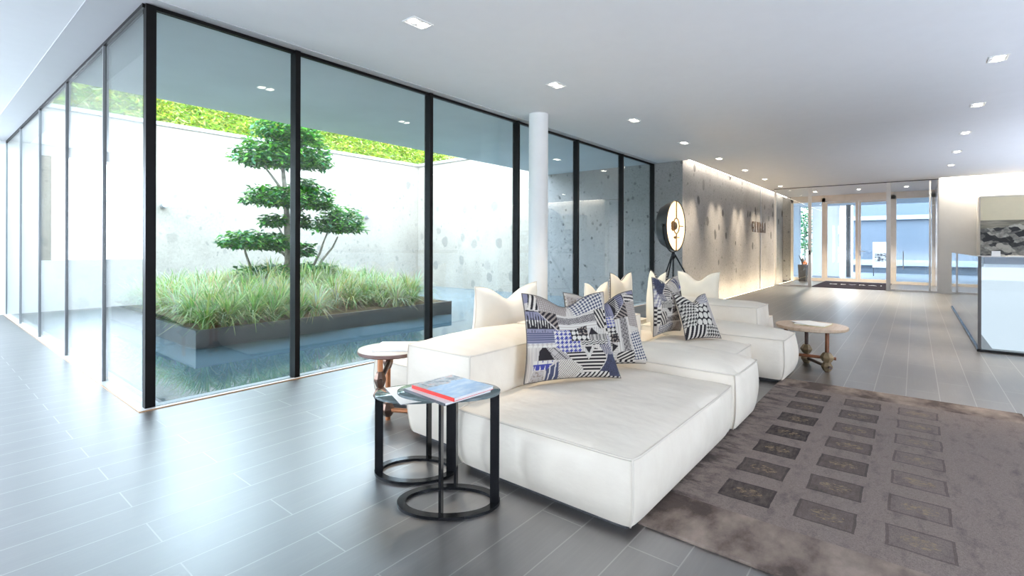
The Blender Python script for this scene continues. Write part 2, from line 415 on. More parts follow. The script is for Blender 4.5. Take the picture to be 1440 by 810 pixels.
# corridor side wall with large openings, wall behind the viewer, wall to the right
wl = MB()
for a, b in ((-6, 4.3), (6.4, 7.6), (12.2, 12.6)): wl.box(-4.2, -4, a, b, -.15, 3.3)
wl.box(-4.2, -4, -6, 12.6, 2.9, 3.3)
struct(wl.build('wall_left', 'white'))
wk = MB()
for a, b in ((-4.2, -1.3), (1.7, 17.7)): wk.box(a, b, -6.2, -6, -.15, 3.3)
wk.box(-4.2, 17.7, -6.2, -6, 2.9, 3.3)
struct(wk.build('wall_front', 'white'))
struct(MB().box(17.6, 17.9, -6, -.5, -.15, 3.35).build('wall_reception', 'cream_paint'))
struct(MB().box(17.9, XF, -.62, -.5, -.15, 3.3).build('wall_entrance_right', 'lavender'))
struct(MB().box(XF, XF + .2, 3.6, YS, -.15, 3.3).build('wall_entrance_left', 'tuff'))
# round column
struct(MB().lathe([(.135, -.02), (.135, CZ + .02)], (5.62, 4.1, 0), 48).build('column', 'white', smooth=True))
# sill
sl = MB().box(XG - .05, XG + .06, YG - .085, YE, -.05, .006).box(XG + .06, XR, YG - .085, YG - .035, -.05, .006)
st = struct(sl.build('trim_5', 'sill'))
br = MB().box(XG - .056, XG - .05, YG - .091, YE, -.05, .008).box(XG - .05, XR, YG - .091, YG - .085, -.05, .008)
struct(br.build('trim_6', 'brass'))
# pool: paving ledge, groove, basin
pv = MB().box(XG + .06, XR, YG + .025, YG + .10, -.10, -.004).box(XG + .06, XG + .13, YG + .10, YE, -.10, -.012)
struct(pv.build('trim_7', 'paving'))
gv = MB().box(XG + .06, XR, YG - .035, YG + .025, -.12, -.006).box(XG + .13, XR, YG + .10, YG + .135, -.12, -.02).box(XG + .13, XG + .165, YG + .135, YE, -.12, -.02)
struct(gv.build('trim_8', 'dark_groove'))
wt = MB().add([(XG + .165, YG + .135, -.03), (XR - .005, YG + .135, -.03), (XR - .005, YE - .005, -.03), (XG + .165, YE - .005, -.03)], [(0, 1, 2, 3)]).box(XG + .175, XR - .01, YG + .145, YE - .01, -.5, -.3)
tag(wt.build('reflecting_pool', 'water'), 'still dark water of the reflecting pool around the grass planter', 'pool', kind='stuff')

# glazing: long run
ML = [XG, 2.34, 4.0, 5.69, 7.35, 9.04, XR]
wi = 1
for i in range(6):
    x0, x1 = ML[i], ML[i + 1]
    b = MB()
    if i == 0: b.box(XG - .005, XG + .062, YG - .035, YG + .03, 0, CZ - .01)
    b.box(x1 - .024, x1 + .024, YG - .05, YG + .05, 0, CZ - .01)
    b.box(x0, x1, YG - .02, YG + .02, CZ - .035, CZ - .005)
    w = struct(b.build('window_%d' % wi, 'black_frame')); wi += 1
    MB().box(x0 + (.06 if i == 0 else .022), x1 - .022, YG - .008, YG + .008, .002, CZ - .035).build('pane', 'glass_clear', w)
YL = [YG, 5.73, 7.377, 9.117, 10.84, YE]
for i in range(5):
    y0, y1 = YL[i], YL[i + 1]
    b = MB().box(XG - .02, XG + .02, y0, y1, CZ - .035, CZ - .005)
    w = struct(b.build('window_%d' % wi, 'black_frame')); wi += 1
    MB().box(XG - .022, XG + .022, y1 - .010, y1 + .010, 0, CZ - .035).build('glass_fin', 'grey_fin', w)
    MB().box(XG - .008, XG + .008, y0 + .03, y1 - .012, .002, CZ - .035).build('pane', 'glass_haze', w)

# ================================================================== ENTRANCE
# inner glass partition
b = MB().box(XP - .025, XP + .025, 3.44, 3.5, 0, CZ - .02).box(XP - .03, XP + .03, 2.47, 2.56, 0, CZ - .02).box(XP - .02, XP + .02, 2.56, 3.44, 0, .05).box(XP - .02, XP + .02, 2.56, 3.44, CZ - .03, CZ - .012)
w = struct(b.build('window_%d' % wi, 'frame_white')); wi += 1
MB().box(XP - .006, XP + .006, 2.56, 3.44, .05, CZ - .03).build('pane', 'glass_part', w)
MB().box(XP - .04, XP - .03, 2.49, 2.53, 1.0, 1.13).build('lock_plate', 'charcoal', w)
b = MB().box(XP - .03, XP + .03, .53, .63, 0, CZ - .02).box(XP - .02, XP + .02, -.5, .53, 0, .05).box(XP - .025, XP + .025, -.34, -.30, .05, CZ - .03).box(XP - .025, XP + .025, -.50, -.47, .05, CZ - .03)
w = struct(b.build('window_%d' % wi, 'frame_white')); wi += 1
MB().box(XP - .006, XP + .006, -.30, .53, .05, CZ - .03).build('pane', 'glass_part', w)
MB().box(XP - .006, XP + .006, -.47, -.34, .05, CZ - .03).build('pane', 'glass_part', w)
tb = MB().tube([(XP - .05, .25, .62), (XP - .05, .25, 1.12)], .012, 10)
for z in (.68, 1.06): tb.tube([(XP, .25, z), (XP - .05, .25, z)], .008, 8)
tb.build('pull_handle', 'steel', w, smooth=True, angle=40)
struct(MB().box(XP - .035, XP + .035, -.5, 3.5, CZ - .016, CZ).build('trim_9', 'charcoal'))
struct(MB().box(XP - .25, XP - .22, YS - .03, YS, -.2, 3.1).build('trim_10', 'steel'))
# outer facade with double door
b = MB().box(XF - .04, XF + .06, 3.52, 3.6, 0, 3.0).box(XF - .04, XF + .06, 2.50, 2.61, 0, 3.0).box(XF - .04, XF + .06, .48, .64, 0, 3.0).box(XF - .04, XF + .06, -.5, -.42, 0, 3.0)
b.box(XF - .04, XF + .06, -.5, 3.6, 2.86, 3.0).box(XF - .035, XF + .055, 2.61, 3.52, 0, .11).box(XF - .035, XF + .055, -.42, .48, 0, .09).box(XF - .04, XF + .06, -.5, 3.6, 3.0, CZ)
w = struct(b.build('window_%d' % wi, 'frame_cream')); wi += 1
MB().box(XF, XF + .012, 2.61, 3.52, .11, 2.86).build('pane', 'glass_part', w)
MB().box(XF, XF + .012, -.42, .48, .09, 2.86).build('pane', 'glass_part', w)
for k, (ya, yb) in enumerate(((1.525, 2.5), (.64, 1.515))):
    b = MB().box(XF - .03, XF + .04, ya, ya + .085, .02, 2.85).box(XF - .03, XF + .04, yb - .06, yb, .02, 2.85).box(XF - .03, XF + .04, ya + .085, yb - .06, .02, .13).box(XF - .03, XF + .04, ya + .085, yb - .06, 2.79, 2.85)
    d = struct(b.build('door_%d' % (k + 1), 'frame_cream'))
    MB().box(XF, XF + .012, ya + .085, yb - .06, .13, 2.79).build('pane', 'glass_part', d)
    if k == 1:
        h = MB().obox((XF - .035, 1.47, 1.03), (.006, 0, 0), (0, .02, 0), (0, 0, .09)).tube([(XF - .03, 1.47, 1.09), (XF - .085, 1.47, 1.09), (XF - .085, 1.33, 1.09)], .011, 8)
        h.build('door_handle', 'steel', d, smooth=True, angle=40)
# closer rail of the right leaf
# outside world beyond the doors
struct(MB().box(XF, 45, -14, 16, -.2, -.02).build('porch_ground', 'ext_floor'))
struct(MB().box(XF + .2, 25.5, -4, 7, 3.0, 3.4).build('porch_canopy', 'ext_white'))
struct(MB().box(25.2, 25.5, 2.5, 3.5, -.05, 3.0).build('porch_pier', 'pier_white'))
ew = MB().box(30, 30.4, -9, 2.4, -.05, 6)
struct(ew.build('porch_far_wall', 'ext_grey'))
struct(MB().box(29.8, 30, -9, 2.4, .35, .62).box(29.8, 30, -9, 2.4, 2.55, 2.75).build('trim_11', 'ext_white'))
struct(MB().lathe([(.09, -.05), (.09, 3.0)], (25.0, 2.16, 0), 24).build('porch_post', 'charcoal', smooth=True))
struct(MB().box(24.6, 25.0, 3.90, 4.2, -.05, 3.0).build('porch_pillar', 'ext_white'))
po = thing('poster_stand', (26.5, 1.13, -.02), 'white poster board with a dark drawing standing outside the glass doors', 'sign')
MB().box(26.5, 26.54, .83, 1.42, .35, 1.45).build('board', 'paper', po, bevel=.004)
sk = NT('ink_drawing'); skn = sk.noise(sk.mapping(sk.co(), (1, 3, 9)), 3.5, 4, .7)
sk.bsdf(Base_Color=sk.ramp(skn, [(.47, (.04, .04, .05)), (.55, (.78, .78, .78))]), Roughness=.6); M['ink'] = sk.m
pm = MB().box(26.492, 26.499, .95, 1.34, .62, .98)
pm.build('drawing', 'ink', po)
MB().box(26.50, 26.54, .85, .88, -.02, .35).build('leg', 'charcoal', po); MB().box(26.50, 26.54, 1.37, 1.40, -.02, .35).build('leg', 'charcoal', po)

# entrance mat with lettering
FONT = None
def text_mesh(txt, size, extrude, name, mat, parent, mw, space=1.0):
    cu = bpy.data.curves.new(name, 'FONT'); cu.body = txt; cu.size = size; cu.extrude = extrude; cu.space_character = space; cu.align_x = 'CENTER'; cu.resolution_u = 3
    tmp = bpy.data.objects.new(name, cu); COL.objects.link(tmp)
    dg = bpy.context.evaluated_depsgraph_get(); me = bpy.data.meshes.new_from_object(tmp.evaluated_get(dg))
    bpy.data.objects.remove(tmp); bpy.data.curves.remove(cu)
    me.transform(mw); me.name = name; me.materials.clear(); me.materials.append(M[mat])
    o = bpy.data.objects.new(name, me); COL.objects.link(o)
    if parent: o.parent = parent; o.matrix_parent_inverse = Matrix.Translation(-parent.location)
    return o
mt = thing('door_mat', (19.4, 1.5, 0), 'black entrance mat with white lettering in front of the glass doors', 'mat')
MB().box(17.75, 20.93, .60, 2.50, 0.0, .012).build('mat_pile', 'mat', mt, bevel=.004)
mw = Matrix.Translation((19.35, 1.5, .0135)) @ Matrix.Rotation(-PI / 2, 4, 'Z')
text_mesh('GEVRAI', .34, .001, 'lettering', 'paper', mt, mw, 1.35)
# sign letters on the tuff wall: each letter a part
sg = thing('wall_sign_lettering', (17.05, YS, 1.7), 'bronze letters of the wall sign standing off the lit concrete wall', 'sign')
for i, ch in enumerate('GEVRAI'):
    mw = Matrix.Translation((16.32 + i * .31, YS - .05, 1.69)) @ Matrix.Rotation(PI / 2, 4, 'X') @ Matrix.Diagonal((.68, 1, 1, 1))
    o = text_mesh(ch, .48, .012, 'letter', 'letters', sg, mw)
for i in range(6): MB().tube([(16.32 + i * .31, YS - .03, 1.85), (16.32 + i * .31, YS, 1.85)], .006, 6).build('standoff', 'steel', sg)

# potted plant in the lobby
pp = thing('potted_plant', (20.45, 3.12, 0), 'small grey planter with dark leaves and an orange ornament behind the glass partition', 'plant')
MB().lathe([(.12, 0), (.15, .6), (.135, .6), (.125, .55)], (20.45, 3.12, 0), 4, cap0=True, cap1=True, ax=(V(.8, .6, 0) * 1.25, V(-.6, .8, 0) * 1.25, V(0, 0, 1))).build('planter', 'charcoal', pp)
q = MB()
for a, l, t in ((0.3, .34, .5), (1.6, .30, .4), (2.6, .40, .55), (4.0, .28, .5), (5.2, .33, .35)):
    d = V(math.cos(a), math.sin(a), 0); c0 = V(20.45, 3.12, .56); s_ = V(-d.y, d.x, 0)
    q.add([c0 + s_ * .03, c0 - s_ * .03, c0 + d * l * t * .5 + V(0, 0, l * .6) - s_ * .04, c0 + d * l * t * .5 + V(0, 0, l * .6) + s_ * .04, c0 + d * l * t + V(0, 0, l)], [(0, 1, 2, 3), (3, 2, 4)])
q.build('leaves', 'charcoal', pp)
MB().lathe([(.02, 0), (.07, .04), (.075, .1), (.04, .17), (.015, .21)], (20.42, 3.05, .56), 14, cap0=True, cap1=True).build('ornament', 'orange', pp, smooth=True)

# ================================================================== LIGHT FITTINGS
def downlight(x, y, label, group):
    t = thing('downlight', (x, y, CZ), label, 'light', group)
    f = MB(); a, b_ = .105, .075
    f.box(x - a, x + a, y - b_, y - b_ + .012, CZ - .006, CZ).box(x - a, x + a, y + b_ - .012, y + b_, CZ - .006, CZ).box(x - a, x - a + .012, y - b_ + .012, y + b_ - .012, CZ - .006, CZ).box(x + a - .012, x + a, y - b_ + .012, y + b_ - .012, CZ - .006, CZ)
    f.box(x - .008, x + .008, y - b_ + .012, y + b_ - .012, CZ - .004, CZ)
    f.build('trim_frame', 'white', t)
    for s_ in (-1, 1): MB().lathe([(.043, -.003), (.036, -.006), (.0, -.006)], (x + s_ * .05, y, CZ), 20).build('lamp', 'lamp_on', t)
    return t
names = ['nearest', 'second', 'third', 'fourth', 'fifth', 'sixth', 'seventh', 'farthest']
for i in range(8):
    x = 2.68 + 2.03 * i
    where = ['above the near end of the sofa', 'above the pale column', 'above the corner lamp', 'just before the concrete wall corner', 'beside the start of the sign wall', 'midway along the sign wall', 'just before the sign letters', 'beside the glass partition'][i]
    downlight(x, 3.19, '%s downlight of the row nearer the courtyard, %s' % (names[i], where), 'downlights in the row by the courtyard')
for i in range(5):
    x = 6.73 + 2.03 * i
    downlight(x, -.63, '%s twin recessed downlight in the row towards the reception desk' % ['nearest', 'second nearest', 'middle', 'second farthest', 'farthest'][i], 'downlights in the row by the reception')
def light(kind, name, loc, rot=(0, 0, 0), energy=10, color=(1, 1, 1), **kw):
    l = bpy.data.lights.new(name, kind); l.energy = energy; l.color = color
    for k, v in kw.items(): setattr(l, k, v)
    o = bpy.data.objects.new(name, l); COL.objects.link(o); o.location = loc; o.rotation_euler = rot; return o
WARM = (1, .86, .66); DAY = (.80, .90, 1.0)
for i in range(8):
    x = 2.68 + 2.03 * i
    for s_ in (-1, 1):
        sign = i >= 4
        light('SPOT', 'downlight_beam', (x + s_ * .05 * (6 if sign else 1), 3.19 if not sign else 3.3, CZ - .03), (math.radians(15 if sign else 0), 0, 0), 210 if sign else 120, WARM, spot_size=math.radians(50 if sign else 75), spot_blend=1., shadow_soft_size=.04)
for i in range(5):
    light('SPOT', 'downlight_beam', (6.73 + 2.03 * i, -.63, CZ - .03), (0, 0, 0), 260, WARM, spot_size=math.radians(80), spot_blend=.7, shadow_soft_size=.05)
for y in (.2, 1.4, 2.6):
    downlight(19.3, y, 'small downlight inside the entrance lobby, %s' % {.2: 'behind the fixed right pane', 1.4: 'above the entrance mat', 2.6: 'behind the fixed left pane'}[y], 'lobby downlights')
    light('SPOT', 'downlight_beam', (19.3, y, CZ - .03), (0, math.radians(12), 0), 330, WARM, spot_size=math.radians(120), spot_blend=.7, shadow_soft_size=.05)
# LED strips
tag(MB().box(XR + .02, XF - .05, 3.725, 3.76, 3.088, 3.11).build('ceiling_light_strip', 'led_neutral'), 'thin light strip in the ceiling slot above the concrete sign wall', 'light')
tag(MB().box(XR + .02, XF - .05, 3.505, 3.53, -.055, -.004).build('light_strip', 'led_warm'), 'warm light strip along the floor at the foot of the sign wall', 'light')
tag(MB().box(17.455, 17.49, -5.9, -.55, 3.088, 3.11).build('ceiling_light_strip', 'led_neutral'), 'thin light strip in the ceiling slot above the reception wall', 'light')
light('AREA', 'slot_light', (15.7, 3.76, 3.12), (math.radians(14), 0, 0), 20, (1, .90, .74), shape='RECTANGLE', size=10.2, size_y=.04)
light('AREA', 'trench_light', (15.7, 3.56, -.06), (math.radians(150), 0, 0), 40, (1, .78, .46), shape='RECTANGLE', size=10.2, size_y=.04)
light('AREA', 'reception_slot_light', (17.5, -3.2, 3.12), (0, math.radians(-14), 0), 200, (1, .92, .80), shape='RECTANGLE', size=.04, size_y=5.2)

# dish floor lamp
LX, LY, LZ = 8.40, 3.19, 1.60
lp = thing('floor_lamp', (LX, LY + .15, 0), 'large dark dish floor lamp on a tripod, glowing warm inside, by the concrete wall', 'lamp')
ax = (V(1, 0, 0), V(0, 0, 1), V(0, 1, 0))
prof = [(.43, 0), (.428, .03), (.40, .12), (.345, .21), (.345, .215), (.26, .275), (.17, .315), (.165, .33), (.07, .345), (0, .348)]
sh = MB().lathe(prof, (LX, LY, LZ), 48, ax).build('dish_shell', 'lamp_shell', lp, smooth=True, angle=35)
mi = NT('lamp_reflector'); mi.bsdf(Base_Color=(.85, .74, .55), Roughness=.5, Emission_Color=(1, .74, .42), Emission_Strength=.75); M['lamp_reflector'] = mi.m
MB().lathe([(.424, 0), (.42, .03), (.39, .12), (.335, .205), (.25, .265), (.16, .30), (.0, .33)], (LX, LY, LZ), 48, ax).build('reflector', 'lamp_reflector', lp, smooth=True)
rim = MB().tube([(LX + .43 * math.cos(a), LY, LZ + .43 * math.sin(a)) for a in [2 * PI * k / 56 for k in range(56)]], .010, 8, closed=True)
rim.build('rim', 'lamp_shell', lp, smooth=True)
MB().box(LX - .009, LX + .009, LY - .012, LY + .004, LZ - .425, LZ - .13).build('front_bar', 'lamp_bar', lp); MB().box(LX - .009, LX + .009, LY - .012, LY + .004, LZ + .13, LZ + .425).build('front_bar', 'lamp_bar', lp)
MB().tube([(LX + .13 * math.cos(a), LY - .004, LZ + .13 * math.sin(a)) for a in [2 * PI * k / 40 for k in range(40)]], .010, 8, closed=True).build('front_ring', 'lamp_bar', lp, smooth=True)
MB().lathe([(.0, -.02), (.06, -.01), (.088, .03), (.088, .05), (.03, .09)], (LX, LY + .01, LZ), 28, ax).build('bulb_shield', 'lamp_bar', lp, smooth=True, angle=40)
MB().tube([(LX + .12, LY - .01, LZ), (LX + .30, LY - .01, LZ)], .009, 8).build('side_bar', 'lamp_bar', lp, smooth=True)
MB().tube([(LX - .13, LY - .005, LZ - .2), (LX + .13, LY - .005, LZ - .2)], .008, 8).lathe([(0, -.02), (.03, 0), (0, .03)], (LX + .0, LY + .02, LZ - .2), 12, ax).build('switch_bar', 'lamp_bar', lp, smooth=True)
yk = MB().tube([(LX + .455 * math.cos(a), LY + .05, LZ + .455 * math.sin(a)) for a in [PI + PI * k / 30 for k in range(31)]], .012, 8)
yk.build('yoke', 'black_metal', lp, smooth=True)
for s_ in (-1, 1): MB().tube([(LX + s_ * .43, LY + .05, LZ), (LX + s_ * .50, LY + .05, LZ)], .022, 10).build('pivot_knob', 'black_metal', lp, smooth=True, angle=40)
hub = V(LX, LY + .05, LZ - .50)
MB().tube([(LX, LY + .05, LZ - .455), (LX, LY + .05, .30)], .016, 10).build('pole', 'black_metal', lp, smooth=True, angle=40)
MB().lathe([(.02, -.07), (.035, -.05), (.035, .02), (.02, .045)], hub, 14, cap0=True, cap1=True).build('hub', 'black_metal', lp, smooth=True, angle=40)
for k in range(3):
    a = 2 * PI * k / 3 + .75
    f_ = V(LX + 0.62 * math.cos(a), LY + .05 + 0.62 * math.sin(a), 0.012)
    MB().tube([hub + V(.03 * math.cos(a), .03 * math.sin(a), 0), f_], .0125, 8).build('leg', 'black_metal', lp, smooth=True, angle=40)
    MB().tube([V(LX, LY + .05, .36), f_.lerp(hub, .33)], .007, 6).build('strut', 'black_metal', lp, smooth=True, angle=40)
    MB().lathe([(.018, 0), (.018, .02), (.01, .03)], (f_.x, f_.y, 0), 10, cap0=True, cap1=True).build('foot', 'black_metal', lp, smooth=True, angle=40)
light('POINT', 'lamp_bulb_light', (LX, LY + .13, LZ), energy=6, color=(1, .76, .45), shadow_soft_size=.06)

# ================================================================== SOFA
def soft_block(x0, x1, y0, y1, z0, z1, crown=.05, bulge=.018, n=26, seed=0, rc=.03):
    mb = MB(); idx = {}; hx, hy, hz = (x1 - x0) / 2, (y1 - y0) / 2, (z1 - z0) / 2; c = V((x0 + x1) / 2, (y0 + y1) / 2, (z0 + z1) / 2)
    cnt = lambda L: max(6, int(L / .045))
    nx, ny, nz = cnt(2 * hx), cnt(2 * hy), max(6, cnt(2 * hz))
    def mapp(px, py, pz):
        p = V(hx * px, hy * py, hz * pz)
        bx = bulge * (1 - py ** 2) ** .7 * (1 - pz ** 2) ** .8 if abs(px) == 1 else 0
        by = bulge * (1 - px ** 2) ** .7 * (1 - pz ** 2) ** .8 if abs(py) == 1 else 0
        p.x += bx * px; p.y += by * py
        if pz == 1: p.z += crown * ((1 - px ** 2) * (1 - py ** 2)) ** .5
        # pinched corners: verticals lean in a touch at top and bottom
        k = 1 - .012 * (pz ** 2); p.x *= k; p.y *= 1 - .012 * (pz ** 2)
        if pz < 0: tuck = (-pz) ** 3 * .018; p.x -= tuck * px ** 3; p.y -= tuck * py ** 3
        # round plan corners
        e = (abs(px) ** 14) * (abs(py) ** 14); p.x -= math.copysign(rc * .35 * e, px); p.y -= math.copysign(rc * .35 * e, py)
        w = c + p
        nv = noise.noise(V(w.x * 3.1 + seed, w.y * 3.1, w.z * 2.2)) * .010 + noise.noise(V(w.x * 8 + seed, w.y * 8, w.z * 5)) * .004
        rim_ = 1.
        if pz == 1: rim_ = min(1., (1 - max(abs(px), abs(py))) * 6)
        elif abs(px) == 1: rim_ = min(1., (1 - max(abs(py), abs(pz))) * 6)
        elif abs(py) == 1: rim_ = min(1., (1 - max(abs(px), abs(pz))) * 6)
        d = V(px if abs(px) == 1 else 0, py if abs(py) == 1 else 0, pz if abs(pz) == 1 else 0)
        if pz > -1: w += d * nv * rim_
        return w
    def grid(fn, a, b):
        base = len(mb.v); vs = [fn(-1 + 2 * i / a, -1 + 2 * j / b) for j in range(b + 1) for i in range(a + 1)]
        mb.add(vs, [(j * (a + 1) + i, j * (a + 1) + i + 1, (j + 1) * (a + 1) + i + 1, (j + 1) * (a + 1) + i) for j in range(b) for i in range(a)])
    grid(lambda u, v: mapp(u, v, 1), nx, ny); grid(lambda u, v: mapp(u, v, -1), nx, ny)
    grid(lambda u, v: mapp(u, 1, v), nx, nz); grid(lambda u, v: mapp(u, -1, v), nx, nz)
    grid(lambda u, v: mapp(1, u, v), ny, nz); grid(lambda u, v: mapp(-1, u, v), ny, nz)
    K = 24; L = [-1 + 2 * i / K for i in range(K + 1)]; pb = MB(); r = .0055
    for s_ in (-1, 1):
        pb.tube([mapp(t, s_, 1) for t in L], r, 6); pb.tube([mapp(s_, t, 1) for t in L], r, 6)
        for q_ in (-1, 1): pb.tube([mapp(s_, q_, t) for t in L], r, 6)
    return mb, pb
sofa = thing('modular_sofa', (3.9, 1.9, 0), 'long white modular island sofa with low box cushions beside the grey rug', 'sofa')
def module(name, x0, x1, y0, y1, z0, z1, crown=.05, seed=0, bulge=.018):
    mb, pb = soft_block(x0, x1, y0, y1, z0, z1, crown, bulge, seed=seed)
    o = mb.build(name, 'sofa', sofa); me = o.data
    bm = bmesh.new(); bm.from_mesh(me); bmesh.ops.remove_doubles(bm, verts=bm.verts, dist=.0004); bmesh.ops.recalc_face_normals(bm, faces=bm.faces); bm.to_mesh(me); bm.free()
    me.polygons.foreach_set('use_smooth', [True] * len(me.polygons)); me.set_sharp_from_angle(angle=math.radians(52))
    pb.build('piping', 'sofa_piping', o, smooth=True)
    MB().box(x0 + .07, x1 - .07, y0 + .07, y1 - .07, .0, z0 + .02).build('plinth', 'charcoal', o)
    return o
ZB = .035
module('seat', 1.945, 3.44, .915, 2.0, ZB, .335, .045, 1)
module('armrest', 3.445, 4.04, .90, 1.99, ZB, .40, .085, 2, .03)
module('seat', 4.425, 5.0, 2.0, 2.59, ZB, .335, .045, 13)
module('seat', 4.045, 5.0, 1.17, 1.99, ZB, .335, .05, 3)
module('armrest', 5.005, 5.56, .90, 2.3, ZB, .40, .085, 4, .045)
module('backrest', 2.075, 3.22, 2.005, 2.59, ZB, .60, .055, 5)
module('backrest', 3.225, 4.42, 2.005, 2.59, ZB, .605, .055, 6)
module('backrest', 5.60, 6.12, 1.26, 2.45, ZB, .605, .05, 7)
module('seat', 2.39, 3.85, 2.60, 3.40, ZB, .335, .045, 8)
module('seat', 3.855, 5.95, 2.60, 3.40, ZB, .335, .045, 9)
module('seat', 6.13, 7.05, 1.40, 2.5, ZB, .36, .045, 10)

# ------------------------------------------------------------------ cushions
CR = (.54, .48, .41); BK = (.022, .018, .020); NV = (.062, .066, .11); LI = (.19, .18, .235); RB = (.05, .055, .22); TP = (.24, .195, .165); LG = (.365, .325, .30); WH = (.53, .49, .43)
def stripes(ang, per, duty, a, b):
    ca, sa = math.cos(ang), math.sin(ang)
    return lambda u, v: a if ((u * ca + v * sa) / per) % 1 < duty else b
def dots(per, r, a, b):
    return lambda u, v: a if (((u / per) % 1 - .5) ** 2 + ((v / per + .0) % 1 - .5) ** 2) < r * r else b
def check(per, a, b, ang=0.):
    ca, sa = math.cos(ang), math.sin(ang)
    return lambda u, v: a if (math.floor((u * ca + v * sa) / per) + math.floor((v * ca - u * sa) / per)) % 2 else b
def hound(per, a, b):
    def f(u, v):
        x, y = (u / per) % 1, (v / per) % 1
        return a if (x < .5 and y < .5) or (x >= .5 and y < .5 and (x + y) % .5 < .25) or (x < .5 and y >= .5 and (x + y) % .5 < .25) else b
    return f
def solid(a): return lambda u, v: a
def speck(a, b, sc=160): return lambda u, v: a if noise.noise(V(u * sc, v * sc, 3)) > .12 else b
def arcs(cu, cv, per, a, b): return lambda u, v: a if (math.hypot(u - cu, v - cv) / per) % 1 < .5 else b
def spikes(per, a, b, bg): return lambda u, v: (a if abs((u / per) % 1 - .5) < .5 * ((v * 5) % 1) else (b if (v * 5) % 1 > .5 else bg))
def P(*pts): return [((x - 85) / 640., (y - 70) / 660.) for x, y in pts]
PATCHES = [
    (P((60, 60), (125, 60), (130, 130), (75, 150)), solid(LI)), (P((125, 60), (180, 60), (170, 190), (100, 190), (110, 130)), stripes(.3, .05, .5, BK, CR)),
    (P((180, 60), (420, 60), (380, 200), (175, 195)), dots(.026, .36, LG, TP)), (P((165, 195), (305, 195), (310, 350)), stripes(.75, .045, .55, BK, TP)),
    (P((300, 195), (610, 195), (610, 222), (300, 222)), stripes(PI / 2, .02, .5, LG, CR)), (P((300, 222), (610, 215), (615, 285), (305, 285)), check(.0125, BK, LG, .5)),
    (P((305, 285), (620, 280), (610, 340), (310, 340)), stripes(PI / 2, .034, .6, WH, LG)), (P((600, 185), (690, 185), (690, 345), (620, 345)), stripes(-.45, .042, .55, BK, CR)),
    (P((420, 60), (700, 50), (690, 190), (450, 200)), check(.027, NV, WH, .6)), (P((60, 190), (165, 200), (285, 340), (285, 360), (60, 360)), spikes(.028, BK, WH, LI)),
    (P((60, 360), (280, 360), (290, 440), (60, 440)), stripes(PI / 2, .024, .55, LI, NV)), (P((60, 440), (280, 440), (270, 472), (60, 472)), dots(.048, .44, WH, LG)),
    (P((265, 345), (390, 340), (455, 430), (460, 525), (330, 528), (265, 470)), hound(.05, RB, WH)), (P((385, 340), (450, 335), (530, 400), (530, 432), (390, 432)), dots(.060, .44, WH, BK)),
    (P((445, 325), (525, 310), (525, 395), (450, 395)), speck(TP, BK, 40)), (P((530, 385), (560, 330), (610, 385)), solid(BK)), (P((570, 330), (625, 330), (670, 385), (615, 385)), stripes(.2, .03, .5, LG, WH)),
    (P((530, 385), (680, 385), (680, 432), (530, 432)), stripes(0, .02, .5, BK, WH)), (P((460, 432), (690, 432), (690, 468), (460, 468)), lambda u, v: BK if ((v + .012 * math.sin(u * 70)) / .024) % 1 < .5 else WH),
    (P((150, 570), (155, 500), (175, 472), (200, 472), (235, 505), (260, 570)), solid(BK)), (P((200, 472), (285, 480), (385, 572), (262, 572)), lambda u, v: BK if ((u + v) / .03) % 1 < .14 or ((u - v) / .09) % 1 < .08 else LG),
    (P((480, 480), (560, 480), (500, 585), (478, 530)), lambda u, v: BK if (.62 < v < .70 and abs(u - .665) < (.70 - v) * .55) else (LG if (u / .02) % 1 < .5 else WH)),
    (P((340, 520), (480, 520), (500, 585), (560, 490), (640, 520), (640, 580), (555, 690), (460, 690), (455, 640), (375, 570)), stripes(PI / 2, .042, .55, BK, CR)),
    (P((600, 470), (720, 455), (720, 545), (640, 545)), arcs(1.0, .72, .022, NV, LG)), (P((560, 690), (640, 590), (660, 545), (720, 545), (730, 720), (640, 715)), speck(NV, (.04, .04, .06), 130)),
    (P((120, 570), (265, 572), (210, 640), (125, 640)), spikes(.05, WH, RB, RB)), (P((125, 645), (195, 645), (195, 720), (110, 720)), speck(TP, LG, 50)), (P((205, 640), (285, 585), (292, 745), (210, 745)), stripes(.05, .055, .78, NV, WH)),
    (P((290, 575), (380, 575), (450, 650), (430, 700), (292, 745)), stripes(.62, .02, .5, TP, WH)), (P((420, 690), (640, 675), (640, 715), (400, 730)), stripes(.6, .04, .55, WH, BK)),
    (P((690, 185), (760, 185), (760, 400), (690, 400)), check(.035, BK, WH)), (P((690, 400), (770, 400), (770, 640), (730, 640), (690, 470)), stripes(.2, .03, .5, WH, LI)),
    (P((720, 640), (830, 640), (830, 740), (720, 740)), hound(.04, NV, LG)), (P((60, 720), (430, 735), (430, 790), (60, 790)), check(.03, TP, WH, .5)), (P((430, 718), (740, 718), (740, 790), (430, 790)), stripes(0.4, .045, .5, BK, WH)),
]
BB = [(min(p[0] for p in pl), max(p[0] for p in pl), min(p[1] for p in pl), max(p[1] for p in pl), pl, fn) for pl, fn in PATCHES]
def inside(pl, u, v):
    r = False; j = len(pl) - 1
    for i in range(len(pl)):
        (xi, yi), (xj, yj) = pl[i], pl[j]
        if (yi > v) != (yj > v) and u < (xj - xi) * (v - yi) / (yj - yi) + xi: r = not r
        j = i
    return r
def pattern(u, v):      # u, v in 0..1, v downwards
    hit = None
    for x0, x1, y0, y1, pl, fn in BB:
        if x0 <= u <= x1 and y0 <= v <= y1 and inside(pl, u, v): hit = fn(u, v)
    return hit or (LG if (u / .015) % 1 < .5 else CR)
